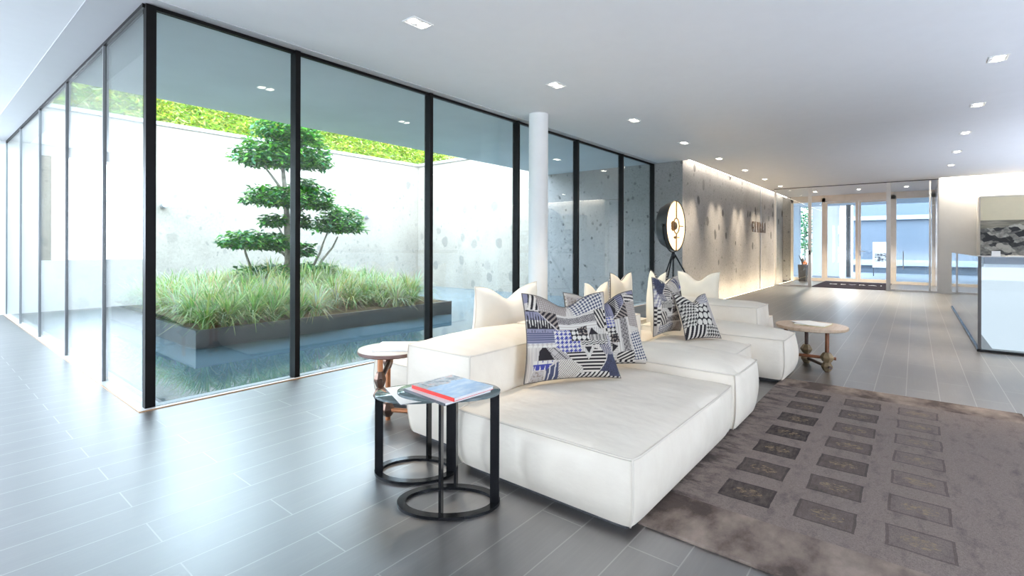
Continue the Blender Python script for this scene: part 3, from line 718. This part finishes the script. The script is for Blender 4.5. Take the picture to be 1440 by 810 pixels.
def pattern2(u, v):     # patch print with white discs
    if v < .22: return stripes(1.1, .07, .5, BK, WH)(u, v) if u < .6 else arcs(.8, .0, .05, LI, WH)(u, v)
    if v > .76: return stripes(.25, .11, .55, BK, WH)(u, v) if u < .55 else hound(.07, WH, BK)(u, v)
    if u < .42 - (v - .22) * .25: return hound(.075, BK, WH)(u + v * .4, v)
    if u > .80: return LG
    return dots(.155, .45, WH, BK)(u + (.077 if int(v / .155) % 2 else 0), v)
VAR = [lambda u, v: (u, v), lambda u, v: (v, 1 - u), lambda u, v: (1 - u, 1 - v), lambda u, v: (1 - v, u), lambda u, v: (v, u), lambda u, v: (1 - u, v)]

def cushion(label, bl, br, lean, w=None, h=.60, th=.085, chop=.10, front='pattern', back='cushion_cream', var=0, res=110, group=None, zoom=1., lean_az=None, piping='piping_dark', taper=.04, shear=0., pat2=False):
    bl, br = Vector(bl), Vector(br); U = (br - bl); w = w or U.length; U.normalize()
    B = V(-U.y, U.x, 0)                      # horizontally away from the viewer
    Vv = (V(0, 0, 1) * math.cos(lean) + B * math.sin(lean)).normalized(); Nn = U.cross(Vv)     # faces viewer
    O = (bl + br) / 2
    t = thing('cushion', O, label, 'cushion', group)
    def pos(a, b, side):
        ed = (1 - a * a) * (1 - b * b)
        x = a * (w / 2) * (1 - .09 * (1 - b * b)); y = b * (h / 2) * (1 - .08 * (1 - a * a))
        if b > 0: y -= chop * (b ** 1.6) * math.exp(-(a / .42) ** 2)
        x = x * (1 - taper * b) - shear * (b + 1)
        f = ed ** .42 * th * (1 + .12 * noise.noise(V(a * 2 + var * 3, b * 2, side)))
        if b > 0: f *= 1 - .35 * b * math.exp(-(a / .3) ** 2)
        p = O + U * x + Vv * (y + h / 2) + Nn * (f * side)
        p += Nn * (.03 * (b * b) * (1 if side else 1) * 0)
        return p
    def sheet(n, side, colour):
        mb = MB(); cs = []
        vs = [pos(-1 + 2 * i / n, -1 + 2 * j / n, side) for j in range(n + 1) for i in range(n + 1)]
        fs = [(j * (n + 1) + i, j * (n + 1) + i + 1, (j + 1) * (n + 1) + i + 1, (j + 1) * (n + 1) + i) for j in range(n) for i in range(n)]
        if side < 0: fs = [f[::-1] for f in fs]
        mb.add(vs, fs)
        if colour:
            for j in range(n + 1):
                for i in range(n + 1):
                    u, v = VAR[var](i / n, 1 - j / n); cs.append((pattern2 if pat2 else pattern)(.5 + (u - .5) / zoom, .5 + (v - .5) / zoom))
            mb.c = cs
        return mb
    if front == 'pattern': sheet(res, 1, True).build('front_cover', 'fabric_pattern', t, smooth=True, col=True)
    else: sheet(36, 1, False).build('front_cover', front, t, smooth=True)
    if back == 'pattern': sheet(res, -1, True).build('back_cover', 'fabric_pattern', t, smooth=True, col=True)
    else: sheet(36, -1, False).build('back_cover', back, t, smooth=True)
    K = 28; loop = [(-1 + 2 * k / K, -1) for k in range(K)] + [(1, -1 + 2 * k / K) for k in range(K)] + [(1 - 2 * k / K, 1) for k in range(K)] + [(-1, 1 - 2 * k / K) for k in range(K)]
    MB().tube([pos(a, b, 1) for a, b in loop], .0045, 6, closed=True).build('piping', piping, t, smooth=True)
    return t
SZ = .385
GP = 'patterned cushions on the sofa'
cushion('large patterned cushion at the front of the sofa seat, nearest the viewer, whole face showing', (2.466, 1.878, SZ), (2.947, 1.507, SZ), .14, h=.565, th=.10, chop=.075, var=0, res=170, group=GP, taper=.08, shear=.022)
cushion('patterned cushion leaning directly behind the frontmost patterned one on the near seat', (2.90, 1.86, SZ), (3.44, 1.54, SZ), .14, h=.54, th=.09, chop=.085, var=1, res=140, group=GP, taper=.10, shear=.015)
cushion('patterned cushion with a broad cream side edge leaning at the end of the backrest', (4.48, 1.91, .395), (4.95, 1.845, .395), .05, w=.49, h=.56, th=.12, chop=.06, var=2, res=100, group=GP)
cushion('pale cushion with a peaked corner and patterned reverse half hidden behind the cream edged one', (5.22, 2.30, .385), (4.96, 2.01, .385), .05, w=.40, h=.60, th=.08, chop=.08, front='cushion_cream', back='pattern', var=3, res=80, group=GP)
cushion('small patterned cushion with white circles slumped beside the far armrest', (4.52, 1.61, .39), (4.81, 1.41, .39), .50, w=.37, h=.45, th=.085, chop=.07, var=0, res=110, group=GP, pat2=True)
GC = 'cream cushions'
cushion('wide plain ivory cushion standing behind the near backrest, towards the pool', (2.90, 2.78, .365), (3.77, 2.76, .365), -.02, w=.88, h=.55, th=.11, chop=.11, front='cushion_white', back='cushion_white', group=GC, piping='sofa_piping', taper=.07)
cushion('plain cream cushion of which only a pointed corner shows behind the patterned pair', (4.86, 2.88, .37), (5.2, 2.80, .37), .0, w=.40, h=.46, th=.08, chop=.09, front='cushion_cream', back='cushion_cream', group=GC, piping='sofa_piping')
cushion('cream backed cushion with a patterned edge peeping over the backrest, left of the lamp', (5.28, 2.80, .37), (5.68, 2.72, .37), .0, w=.42, h=.56, th=.09, chop=.08, front='cushion_cream', back='pattern', group=GC, var=4, res=60)
cushion('plain pale cushion standing on the far backrest below the floor lamp', (6.30, 2.40, .40), (6.32, 1.84, .40), .05, w=.54, h=.53, th=.08, chop=.10, front='cushion_cream', back='cushion_cream', group=GC, piping='sofa_piping')

# ================================================================== RUG
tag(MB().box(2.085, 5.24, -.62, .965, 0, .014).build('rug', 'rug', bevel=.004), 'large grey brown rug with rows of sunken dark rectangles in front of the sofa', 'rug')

# ================================================================== SIDE TABLES
E1, E2 = V(.631, -.7756, 0), V(.7756, .631, 0)
def nest_table(label, c, a, b, z, legs):
    t = thing('nesting_table', c, label, 'table', None); c = Vector(c)
    MB().ring(c, E1 * a, E2 * b, .040, 0, .014).build('base_ring', 'black_metal', t, smooth=True, angle=40)
    n = 72; vs = []; 
    for rr, zz in ((.0, z - .014), (.0, z - .003), (.004, z)):
        for k in range(n): th = 2 * PI * k / n; vs.append(c + E1 * ((a - rr) * math.cos(th)) + E2 * ((b - rr) * math.sin(th)) + V(0, 0, zz))
    fs = [(i * n + k, i * n + (k + 1) % n, (i + 1) * n + (k + 1) % n, (i + 1) * n + k) for i in range(2) for k in range(n)] + [tuple(range(n - 1, -1, -1)), tuple(2 * n + k for k in range(n))]
    MB().add(vs, fs).build('tabletop', 'table_glass', t, smooth=True, angle=40)
    for th in legs:
        th = math.radians(th); d = E1 * (a * math.cos(th)) + E2 * (b * math.sin(th)); r = d.normalized(); s_ = V(-r.y, r.x, 0)
        p = c + d - r * .024
        MB().obox(p + V(0, 0, (z + .0) / 2), r * .022, s_ * .006, V(0, 0, (z - .016) / 2)).build('leg', 'black_metal', t)
M['table_glass'] = simple('black_glass_top', (.10, .13, .13), .04, spec=.8)
nest_table('front black nesting table with flat steel legs, carrying the stacked magazines', (1.677, 1.757, 0), .250, .163, .55, (-95, -8, 85))
nest_table('lower black nesting table tucked behind the front one, with a white sheet on it', (1.795, 2.145, 0), .225, .165, .435, (195, 75, -12))

def joint(c, r, h, name, mat, parent):
    MB().lathe([(r * .55, -h), (r * .75, -h * .8), (r * 1.15, -h * .12), (r * 1.15, h * .12), (r * .75, h * .8), (r * .55, h)], c, 7, cap0=True, cap1=True).build(name, mat, parent)
def rod_table(label, c, r, z, topmat, legs, bars, joints, legmats, jm, edge):
    t = thing('rod_leg_table', c, label, 'table'); c = Vector(c)
    MB().lathe([(r - .006, z - .032), (r, z - .026), (r, z - .006)], c, 56, cap0=True).build('table_edge', edge, t, smooth=True, angle=40)
    MB().lathe([(r, z - .006), (r - .004, z), (0, z)], c, 56).build('tabletop', topmat, t, smooth=True, angle=40)
    lo = []
    for (x, y), m_ in zip(legs, legmats):
        lo.append(MB().tube([(x, y, 0), (x, y, z - .03)], .0185, 12).build('leg', m_, t, smooth=True, angle=40))
    for a, b, m_ in bars: MB().tube([a, b], .016, 10).build('crossbar', m_, t, smooth=True, angle=40)
    for p, rr, hh in joints: joint(p, rr, hh, 'joint', jm, t)
    return t
L1, L2, L3 = (1.986, 2.735), (2.195, 2.93), (2.31, 2.76)
rod_table('small round copper-legged side table by the glass, with a white book on top', (2.150, 2.845, 0), .22, .53, 'tabletop_glassy', [L1, L2, L3],
          [((1.945, 2.68, .265), (2.02, 2.757, .295), 'copper'), ((2.18, 2.93, .075), (2.315, 2.69, .075), 'copper'), ((1.96, 2.70, .36), (2.21, 2.93, .42), 'bronze')],
          [((*L1, .365), .034, .055), ((*L1, .265), .040, .045), ((*L2, .42), .032, .055), ((*L2, .075), .042, .05), ((*L3, .075), .042, .05)], ['copper'] * 3, 'bronze', 'edge_brown')
R1, R2, R3 = (5.815, .676), (6.134, .902), (5.80, 1.04)
rod_table('low round oak-topped side table with dark rod legs at the far end of the sofa', (6.0, .84, 0), .33, .43, 'oak_top', [R1, R2, R3],
          [((5.80, 1.10, .14), (5.818, .60, .14), 'redwood'), ((6.17, .93, .055), (5.76, .64, .055), 'darkwood')],
          [((*R1, .145), .055, .05), ((*R1, .055), .045, .05), ((*R2, .15), .05, .05), ((*R2, .05), .045, .05), ((*R3, .14), .05, .05)], ['redwood', 'darkwood', 'redwood'], 'gilt_bronze', 'oak_top')

# ------------------------------------------------------------------ books and papers
def book(name, label, c, z, ax, ay, th, cover, spine=None, cat='book', pages='paper', group=None):
    """ax, ay: half-extent vectors; spine along +ax edge at -ay side"""
    c = V(c[0], c[1], z); ax, ay = V(*ax, 0), V(*ay, 0)
    t = thing(name, c, label, cat, group); k = .0016
    MB().obox(c + V(0, 0, th - k / 2), ax, ay, V(0, 0, k / 2)).build('front_cover', cover, t)
    MB().obox(c + V(0, 0, th / 2), ax * .985, ay * .985, V(0, 0, th / 2 - k)).build('pages', pages, t)
    MB().obox(c + V(0, 0, k / 2), ax, ay, V(0, 0, k / 2)).build('back_cover', cover if spine is None else spine, t)
    if spine: MB().obox(c - ay * 1.004 + V(0, 0, th / 2), ax, ay.normalized() * .0025, V(0, 0, th / 2)).build('spine', spine, t)
    return t
# top magazine: corners ~ (1.557,1.886) (1.539,1.575) (1.805,1.568) (1.79,1.873)
book('magazine', 'dark edged grey magazine at the bottom of the stack on the front black table', (1.645, 1.735), .5505, (.016, .160), (.140, -.010), .011, 'book_white', 'book_dark', 'magazine')
book('magazine', 'glossy magazine with a pale photo cover and red spine on top of the stack', (1.668, 1.722), .561, (.008, .152), (.127, -.004), .016, 'cover_photo', 'red', 'magazine')
tag(MB().obox((1.765, 2.145, .4365), (.065, .151, 0), (.096, -.042, 0), (0, 0, .0012)).build('brochure', 'paper'), 'white sheet overhanging the edge of the lower black table', 'paper')
book('book', 'thin white book lying on the copper-legged side table', (2.185, 2.835), .5305, (.085, -.095), (-.105, -.085), .016, 'book_white', None)
M['green_spine'] = simple('green_spine', (.50, .52, .06), .4)
book('magazine', 'white magazine with a yellow green edge on the oak-topped table', (6.05, .83), .4305, (.02, .14), (-.13, .02), .010, 'book_white', 'green_spine', 'magazine')
tag(MB().obox((6.06, .87, .4425), (.09, .10, 0), (.09, -.08, 0), (0, 0, .0012)).build('leaflet', 'paper'), 'white leaflet lying open over the magazine on the oak-topped table', 'paper')

# ================================================================== RECEPTION
dk = thing('reception_desk', (9.5, -2.2, 0), 'glass fronted reception desk with a glowing white body and dark base line', 'desk')
MB().box(8.13, 8.145, -4.4, -.60, .03, 1.135).build('front_glass', 'glass_desk', dk)
MB().box(8.145, 13.7, -.61, -.595, .03, 1.135).build('side_glass', 'glass_desk', dk)
MB().box(8.11, 8.16, -4.4, -.58, 0, .03).box(8.16, 13.7, -.63, -.58, 0, .03).build('base_rail', 'black_metal', dk)
MB().box(8.122, 8.150, -.618, -.588, .03, 1.14).build('corner_edge', 'charcoal', dk)
MB().box(8.15, 9.6, -4.4, -.64, 1.05, 1.13).build('countertop', 'desk_grey', dk, bevel=.004)
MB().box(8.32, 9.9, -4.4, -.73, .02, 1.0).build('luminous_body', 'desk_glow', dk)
MB().box(8.16, 9.9, -4.4, -.64, 1.01, 1.05).build('valance', 'white', dk)
bw_ = thing('reception_screen', (17.1, -2.9, 0), 'thick cream free-standing panel behind the desk holding a landscape print', 'panel')
MB().box(16.72, 17.55, -4.6, -1.24, 0, 2.50).build('panel', 'cream_paint', bw_, bevel=.004)
MB().box(16.70, 16.72, -4.55, -1.25, 1.90, 2.47).build('upper_panel', 'cove_lit_cream', bw_)
MB().box(16.70, 16.72, -4.55, -1.25, .95, 1.90).build('print', 'photo', bw_)
pz = 1.13
tag(MB().obox((8.6, -1.0, pz + .0075), (.10, .02, 0), (-.02, .14, 0), (0, 0, .006)).build('paper_stack', 'paper', bevel=.002), 'small stack of white papers on the reception counter', 'paper')
cb = thing('card_holder', (8.75, -.80, pz), 'small clear white card holder on the reception counter', 'holder')
MB().box(8.72, 8.78, -.84, -.76, pz, pz + .012).build('base', 'white', cb); MB().box(8.745, 8.755, -.84, -.76, pz + .012, pz + .07).build('card', 'paper', cb)

# ================================================================== COURTYARD PLANTING
PX0, PX1, PY0, PY1, PZ = 2.25, 6.55, 6.80, 10.7, .19
pl = thing('planter', (4.4, 8.7, -.03), 'long low dark steel planter bed standing in the pool, full of grass', 'planter')
t_ = .03
MB().box(PX0, PX1, PY0, PY0 + t_, -.30, PZ).build('side_panel', 'planter_steel', pl)
MB().box(PX0, PX0 + t_, PY0 + t_, PY1, -.30, PZ).build('side_panel', 'planter_steel', pl)
MB().box(PX1 - t_, PX1, PY0 + t_, PY1, -.30, PZ).build('side_panel', 'planter_steel', pl)
MB().box(PX0 + t_, PX1 - t_, PY1 - t_, PY1, -.30, PZ).build('side_panel', 'planter_steel', pl)
rm = MB().box(PX0 - .004, PX1 + .004, PY0 - .004, PY0 + .05, PZ, PZ + .010).box(PX0 - .004, PX0 + .05, PY0 + .05, PY1, PZ, PZ + .010).box(PX1 - .05, PX1 + .004, PY0 + .05, PY1, PZ, PZ + .010)
rm.build('rim', 'planter_steel', pl)
def soilz(x, y): return .165 + .38 * math.exp(-((x - 4.6) ** 2 / 1.1 + (y - 9.2) ** 2 / .5)) + .10 * min(1, max(0, (y - PY0) / 1.2)) + .015 * noise.noise(V(x * 4, y * 4, 0))
so = MB(); nx, ny = 46, 40
vs = [(PX0 + t_ + (PX1 - PX0 - 2 * t_) * i / nx, PY0 + t_ + (PY1 - PY0 - 2 * t_) * j / ny) for j in range(ny + 1) for i in range(nx + 1)]
so.add([(x, y, soilz(x, y)) for x, y in vs], [(j * (nx + 1) + i, j * (nx + 1) + i + 1, (j + 1) * (nx + 1) + i + 1, (j + 1) * (nx + 1) + i) for j in range(ny) for i in range(nx)])
so.build('soil', 'soil', pl, smooth=True)
# grass
GCOL = [(.27, .38, .08), (.16, .30, .06), (.40, .46, .18), (.54, .57, .38), (.11, .24, .05), (.42, .42, .14), (.44, .52, .34), (.52, .45, .20)]
def tuft(mb, x, y, n, L, pal):
    z0 = soilz(x, y) - .02
    for k in range(n):
        a = R.random() * 2 * PI; d = V(math.cos(a), math.sin(a), 0); s_ = V(-d.y, d.x, 0)
        l = L * (.65 + .5 * R.random()); out = (.35 + .85 * R.random()) ; b0 = V(x, y, z0) + d * R.random() * .05
        w = .006 + .003 * R.random(); c = R.choice(pal); c = tuple(q * (.75 + .5 * R.random()) for q in c)
        pts = []
        for i in range(5):
            q = i / 4.; h = l * (q * (1.12 - .2 * out) - q ** 2.6 * out * .72); o_ = l * out * (.22 * q + .78 * q * q) * .85
            pts.append(b0 + d * o_ + V(0, 0, h))
        ws = [w, w * 1.1, w * .9, w * .6, w * .1]; vs = []
        for p, ww in zip(pts, ws): vs += [p - s_ * ww, p + s_ * ww]
        mb.add(vs, [(2 * i, 2 * i + 1, 2 * i + 3, 2 * i + 2) for i in range(4)], c)
gm = MB()
yy = PY0 + .13
row = 0
while yy < PY1 - .1:
    xx = PX0 + .16 + (row % 2) * .15
    while xx < PX1 - .1:
        x = xx + R.uniform(-.06, .06); y = yy + R.uniform(-.06, .06)
        bare = (y < PY0 + .45 and x > 4.2 and R.random() < .6) or ((x - 4.6) ** 2 / .35 + (y - 9.1) ** 2 / .12 < 1)
        if not bare:
            green = x < 3.6 and y < PY0 + .9
            pal = R.choice([GCOL[:3] + GCOL[4:6], GCOL[2:4] + [GCOL[6]], GCOL[:2] + GCOL[2:3], GCOL[2:4] + GCOL[6:8]]) if not green else [GCOL[0], GCOL[1], GCOL[4], GCOL[2]]
            tuft(gm, x, y, 150 if y < PY0 + 1.2 else 120, R.uniform(.52, .74), pal)
        xx += .30
    yy += .28; row += 1
tag(gm.build('ornamental_grass', 'grass', col=True), 'mass of arching pale green ornamental grass filling the planter', 'grass', kind='stuff')

def leaves(mb, centre, rx, rz, n, size, pal, ry=None, top=False):
    ry = ry or rx * .8; centre = Vector(centre)
    for k in range(n):
        rr = 0
        while True:
            p = V(R.uniform(-1, 1), R.uniform(-1, 1), R.uniform(-1, 1))
            if .25 < p.length < 1: break
        if top and p.z < -.35: p.z *= .4
        lump = 1 + .30 * noise.noise(V(p.x * 2.2 + centre.x * 3, p.y * 2.2, p.z * 1.6 + centre.z * 5))
        q = centre + V(p.x * rx, p.y * ry, p.z * rz) * lump + V(0, 0, .03 * noise.noise(V(p.x * 4, p.y * 4, centre.x)))
        a = R.random() * 2 * PI; tilt = R.uniform(-.7, .5); d = V(math.cos(a) * math.cos(tilt), math.sin(a) * math.cos(tilt), math.sin(tilt))
        s_ = d.cross(V(R.uniform(-.5, .5), R.uniform(-.5, .5), 1)).normalized(); u = s_.cross(d)
        l = size * R.uniform(.7, 1.25); w = l * .26; c = R.choice(pal); c = tuple(x * R.uniform(.7, 1.3) for x in c)
        mb.add([q, q + d * l * .45 + s_ * w + u * l * .06, q + d * l - u * l * .12, q + d * l * .45 - s_ * w + u * l * .06], [(0, 1, 2), (0, 2, 3)], c)
TCOL = [(.06, .19, .02), (.10, .28, .03), (.04, .14, .03), (.15, .36, .045), (.05, .18, .07), (.03, .10, .025)]
tr = thing('cloud_pruned_tree', (4.62, 9.2, soilz(4.6, 9.2)), 'cloud-pruned green tree with tiered foliage pads rising from the grass planter', 'tree')
TY = 9.2
trunk = MB().tube([(4.62, TY, .40), (4.618, TY, .705), (4.60, TY + .02, 1.1), (4.575, TY, 1.5), (4.55, TY - .02, 1.9), (4.53, TY, 2.25), (4.49, TY, 2.65), (4.47, TY, 3.1)], [.085, .075, .065, .058, .05, .042, .034, .02], 10)
trunk.build('trunk', 'bark', tr, smooth=True)
BR = [[(5.02, TY, .55), (5.12, TY + .03, .85), (5.24, TY, 1.10), (5.30, TY - .03, 1.32), (5.40, TY, 1.5)], [(5.04, TY - .05, .52), (5.25, TY - .05, .95), (5.48, TY - .05, 1.2), (5.60, TY - .05, 1.42)],
      [(3.98, TY - .02, .55), (3.90, TY - .02, .85), (3.81, TY - .02, 1.12), (3.80, TY - .02, 1.25)], [(4.59, TY, 1.0), (4.44, TY - .05, 1.12), (4.30, TY - .05, 1.22)],
      [(4.42, TY - .1, .55), (4.50, TY - .1, .95), (4.52, TY - .08, 1.3), (4.36, TY - .05, 1.62)], [(4.55, TY, 1.75), (4.75, TY, 1.85), (5.0, TY, 2.02)], [(4.55, TY, 1.95), (4.40, TY, 2.08)],
      [(4.54, TY, 2.2), (4.38, TY, 2.40), (4.20, TY, 2.62), (4.12, TY, 2.8)], [(4.53, TY, 2.2), (4.66, TY, 2.45), (4.86, TY, 2.75)], [(4.60, TY, .9), (4.80, TY, 1.02), (4.92, TY, 1.15)], [(4.57, TY, 1.5), (4.80, TY, 1.6), (4.92, TY, 1.68)]]
for b_ in BR: MB().tube(b_, [.030 - .016 * i / (len(b_) - 1) for i in range(len(b_))], 8).build('branch', 'bark', tr, smooth=True)
PADS = [(4.569, 3.38, .63, .34, 950), (4.148, 2.838, .56, .36, 850), (4.60, 2.98, .42, .30, 420), (4.965, 2.92, .48, .44, 800), (4.411, 2.09, .63, .27, 850), (5.10, 2.10, .45, .30, 650), (4.95, 2.42, .22, .14, 150),
        (5.67, 1.67, .54, .38, 900), (4.333, 1.679, .26, .15, 220), (4.90, 1.68, .15, .2, 120), (3.82, 1.30, .42, .22, 520), (4.30, 1.26, .38, .21, 450), (4.90, 1.13, .25, .18, 220)]
for x, z, rx, rz, n in PADS:
    mb = MB(); leaves(mb, (x, TY, z), rx, rz, int(n * 1.7), .115, TCOL, top=True); mb.build('foliage_pad', 'leaf', tr, col=True)
for x, rx, lab in ((4.15, .46, 'low dark green shrub at the foot of the tree, left of the trunk'), (5.08, .42, 'low dark green shrub at the foot of the tree, right of the trunk')):
    mb = MB(); leaves(mb, (x, TY - .05, .74), rx, .15, 420, .13, TCOL[:3] + [(.03, .12, .06)])
    s_ = mb
    o = thing('ground_shrub', (x, TY - .05, soilz(x, TY)), lab, 'shrub')
    s_.build('foliage', 'leaf', o, col=True)
    MB().tube([(x, TY - .05, soilz(x, TY) - .03), (x, TY - .05, .72)], .02, 6).build('stem', 'bark', o)
# hedge on the bank above the far wall
bank = MB().add([(-6, YE + .6, 3.3), (18, YE + .6, 3.3), (18, YE + 3.2, 5.5), (-6, YE + 3.2, 5.5)], [(0, 1, 2, 3)])
struct(bank.build('hillside', 'bank_green'))
hm = MB(); HC = [(.30, .38, .025), (.23, .34, .025), (.38, .43, .05), (.13, .22, .02), (.42, .45, .10)]
for k in range(27000):
    x = R.uniform(-2.5, 14.0); t = R.random(); y = YE + .85 + t * 2.1; z = 3.45 + t * 1.75 + R.random() * .45
    a = R.random() * 2 * PI; tl = R.uniform(-.9, .6); d = V(math.cos(a) * math.cos(tl), math.sin(a) * math.cos(tl), math.sin(tl)); s_ = d.cross(V(R.uniform(-.6, .6), R.uniform(-.6, .6), 1)).normalized()
    l = R.uniform(.10, .22); c = tuple(q * R.uniform(.7, 1.25) for q in R.choice(HC)); q = V(x, y, z)
    hm.add([q, q + d * l * .5 + s_ * l * .16, q + d * l, q + d * l * .5 - s_ * l * .16], [(0, 1, 2, 3)], c)
tag(hm.build('bamboo_hedge', 'leaf', col=True), 'bright yellow green leafy hedge on the bank above the courtyard wall', 'hedge', kind='stuff')
# tree outside the entrance
et = thing('porch_tree', (27, 4.05, 0), 'leafy green tree seen through the glass at the left of the entrance', 'tree')
mb = MB(); leaves(mb, (27.0, 4.05, 2.2), .6, 1.5, 900, .20, [(.06, .22, .08), (.10, .30, .10), (.05, .18, .09)]); mb.build('foliage', 'leaf', et, col=True)
MB().tube([(27, 4.05, -.05), (27.05, 4.05, 1.6), (27, 4.1, 2.6)], [.07, .05, .03], 8).build('trunk', 'bark', et, smooth=True)
# wall spotlights
for x, lab in ((3.505, 'small grey cylinder wall light on the far courtyard wall, left of the tree'), (8.575, 'small grey cylinder wall light on the far courtyard wall, right of the tree')):
    t = thing('wall_light', (x, YE, 2.08), lab, 'light')
    MB().tube([(x, YE - .01, 2.08), (x, YE, 2.08)], .05, 16).build('wall_plate', 'steel', t)
    MB().tube([(x, YE - .02, 2.07), (x, YE - .17, 2.10)], .055, 18).build('lamp_body', 'steel', t, smooth=True, angle=40)
    MB().tube([(x, YE, 2.08), (x, YE - .06, 2.08)], .018, 8).build('arm', 'steel', t)

# ================================================================== LIGHT
w = bpy.data.worlds.new('sky'); S.world = w; w.use_nodes = True; nt = w.node_tree; nt.nodes.clear()
out = nt.nodes.new('ShaderNodeOutputWorld'); bg = nt.nodes.new('ShaderNodeBackground'); tc = nt.nodes.new('ShaderNodeTexCoord'); sx = nt.nodes.new('ShaderNodeSeparateXYZ'); rp = nt.nodes.new('ShaderNodeValToRGB')
nt.links.new(tc.outputs['Generated'], sx.inputs[0]); nt.links.new(sx.outputs[2], rp.inputs[0])
e = rp.color_ramp.elements; e[0].position = 0.; e[0].color = (.74, .86, 1, 1); e[1].position = .6; e[1].color = (.66, .83, 1, 1)
nt.links.new(rp.outputs[0], bg.inputs[0]); nt.links.new(bg.outputs[0], out.inputs[0]); bg.inputs[1].default_value = 10.2
# daylight entering through the unseen openings beside and behind the viewer
def portal(name, loc, rot, sx_, sy_):
    o = light('AREA', name, loc, rot, 1, (1, 1, 1), shape='RECTANGLE', size=sx_, size_y=sy_); o.data.cycles.is_portal = True
portal('end_added_opening', (-.98, YE + .3, 1.92), (math.radians(-90), 0, 0), 3.46, 1.96)  # sky light through the opening added in the end wall
portal('left_window_opening', (-4.1, 9.9, 1.45), (0, math.radians(-90), 0), 2.9, 4.6)
portal('left_window_opening', (-4.1, 5.35, 1.45), (0, math.radians(-90), 0), 2.9, 2.1)
portal('front_window_opening', (.2, -6.1, 1.45), (math.radians(90), 0, 0), 3.0, 2.9)
# unseen upward lamps added along the walls to brighten the ceiling
FILL_BLUE = (.74, .84, 1.0)
light('AREA', 'ceiling_fill_left', (-3.9, 4.0, .35), (math.radians(180), math.radians(-38), 0), 480, FILL_BLUE, shape='RECTANGLE', size=.6, size_y=16, spread=math.radians(88))
light('AREA', 'ceiling_fill_front', (7.5, -5.9, .35), (math.radians(180 - 38), 0, 0), 760, FILL_BLUE, shape='RECTANGLE', size=18, size_y=.6, spread=math.radians(88))
portal('courtyard_opening', (5.85, 9.95, 4.6), (0, 0, 0), 9.4, 5.2)

# ================================================================== CAMERA
cam = bpy.data.cameras.new('camera'); co = bpy.data.objects.new('camera', cam); COL.objects.link(co)
f_px = 696.; cam.sensor_fit = 'HORIZONTAL'; cam.sensor_width = 36.; cam.lens = f_px / 1440 * 36; cam.shift_y = -(405 - 345.5) / 1440; cam.clip_start = .05; cam.clip_end = 200
TH = math.radians(39.14)
rot = Matrix.Rotation(TH - PI / 2, 4, 'Z') @ Matrix.Rotation(PI / 2, 4, 'X') @ Matrix.Rotation(math.radians(.165), 4, 'Z')
co.matrix_world = Matrix.Translation((0, 0, 1.25)) @ rot
S.camera = co
S.view_settings.view_transform = 'Standard'; S.view_settings.look = 'None'; S.view_settings.gamma = 1; S.view_settings.use_curve_mapping = False
S.view_settings.exposure = 0.45
cy = S.cycles; cy.max_bounces = 10; cy.diffuse_bounces = 5; cy.glossy_bounces = 5; cy.transparent_max_bounces = 24; cy.transmission_bounces = 6
cy.caustics_reflective = False; cy.caustics_refractive = False; cy.sample_clamp_indirect = 6.; cy.use_denoising = True
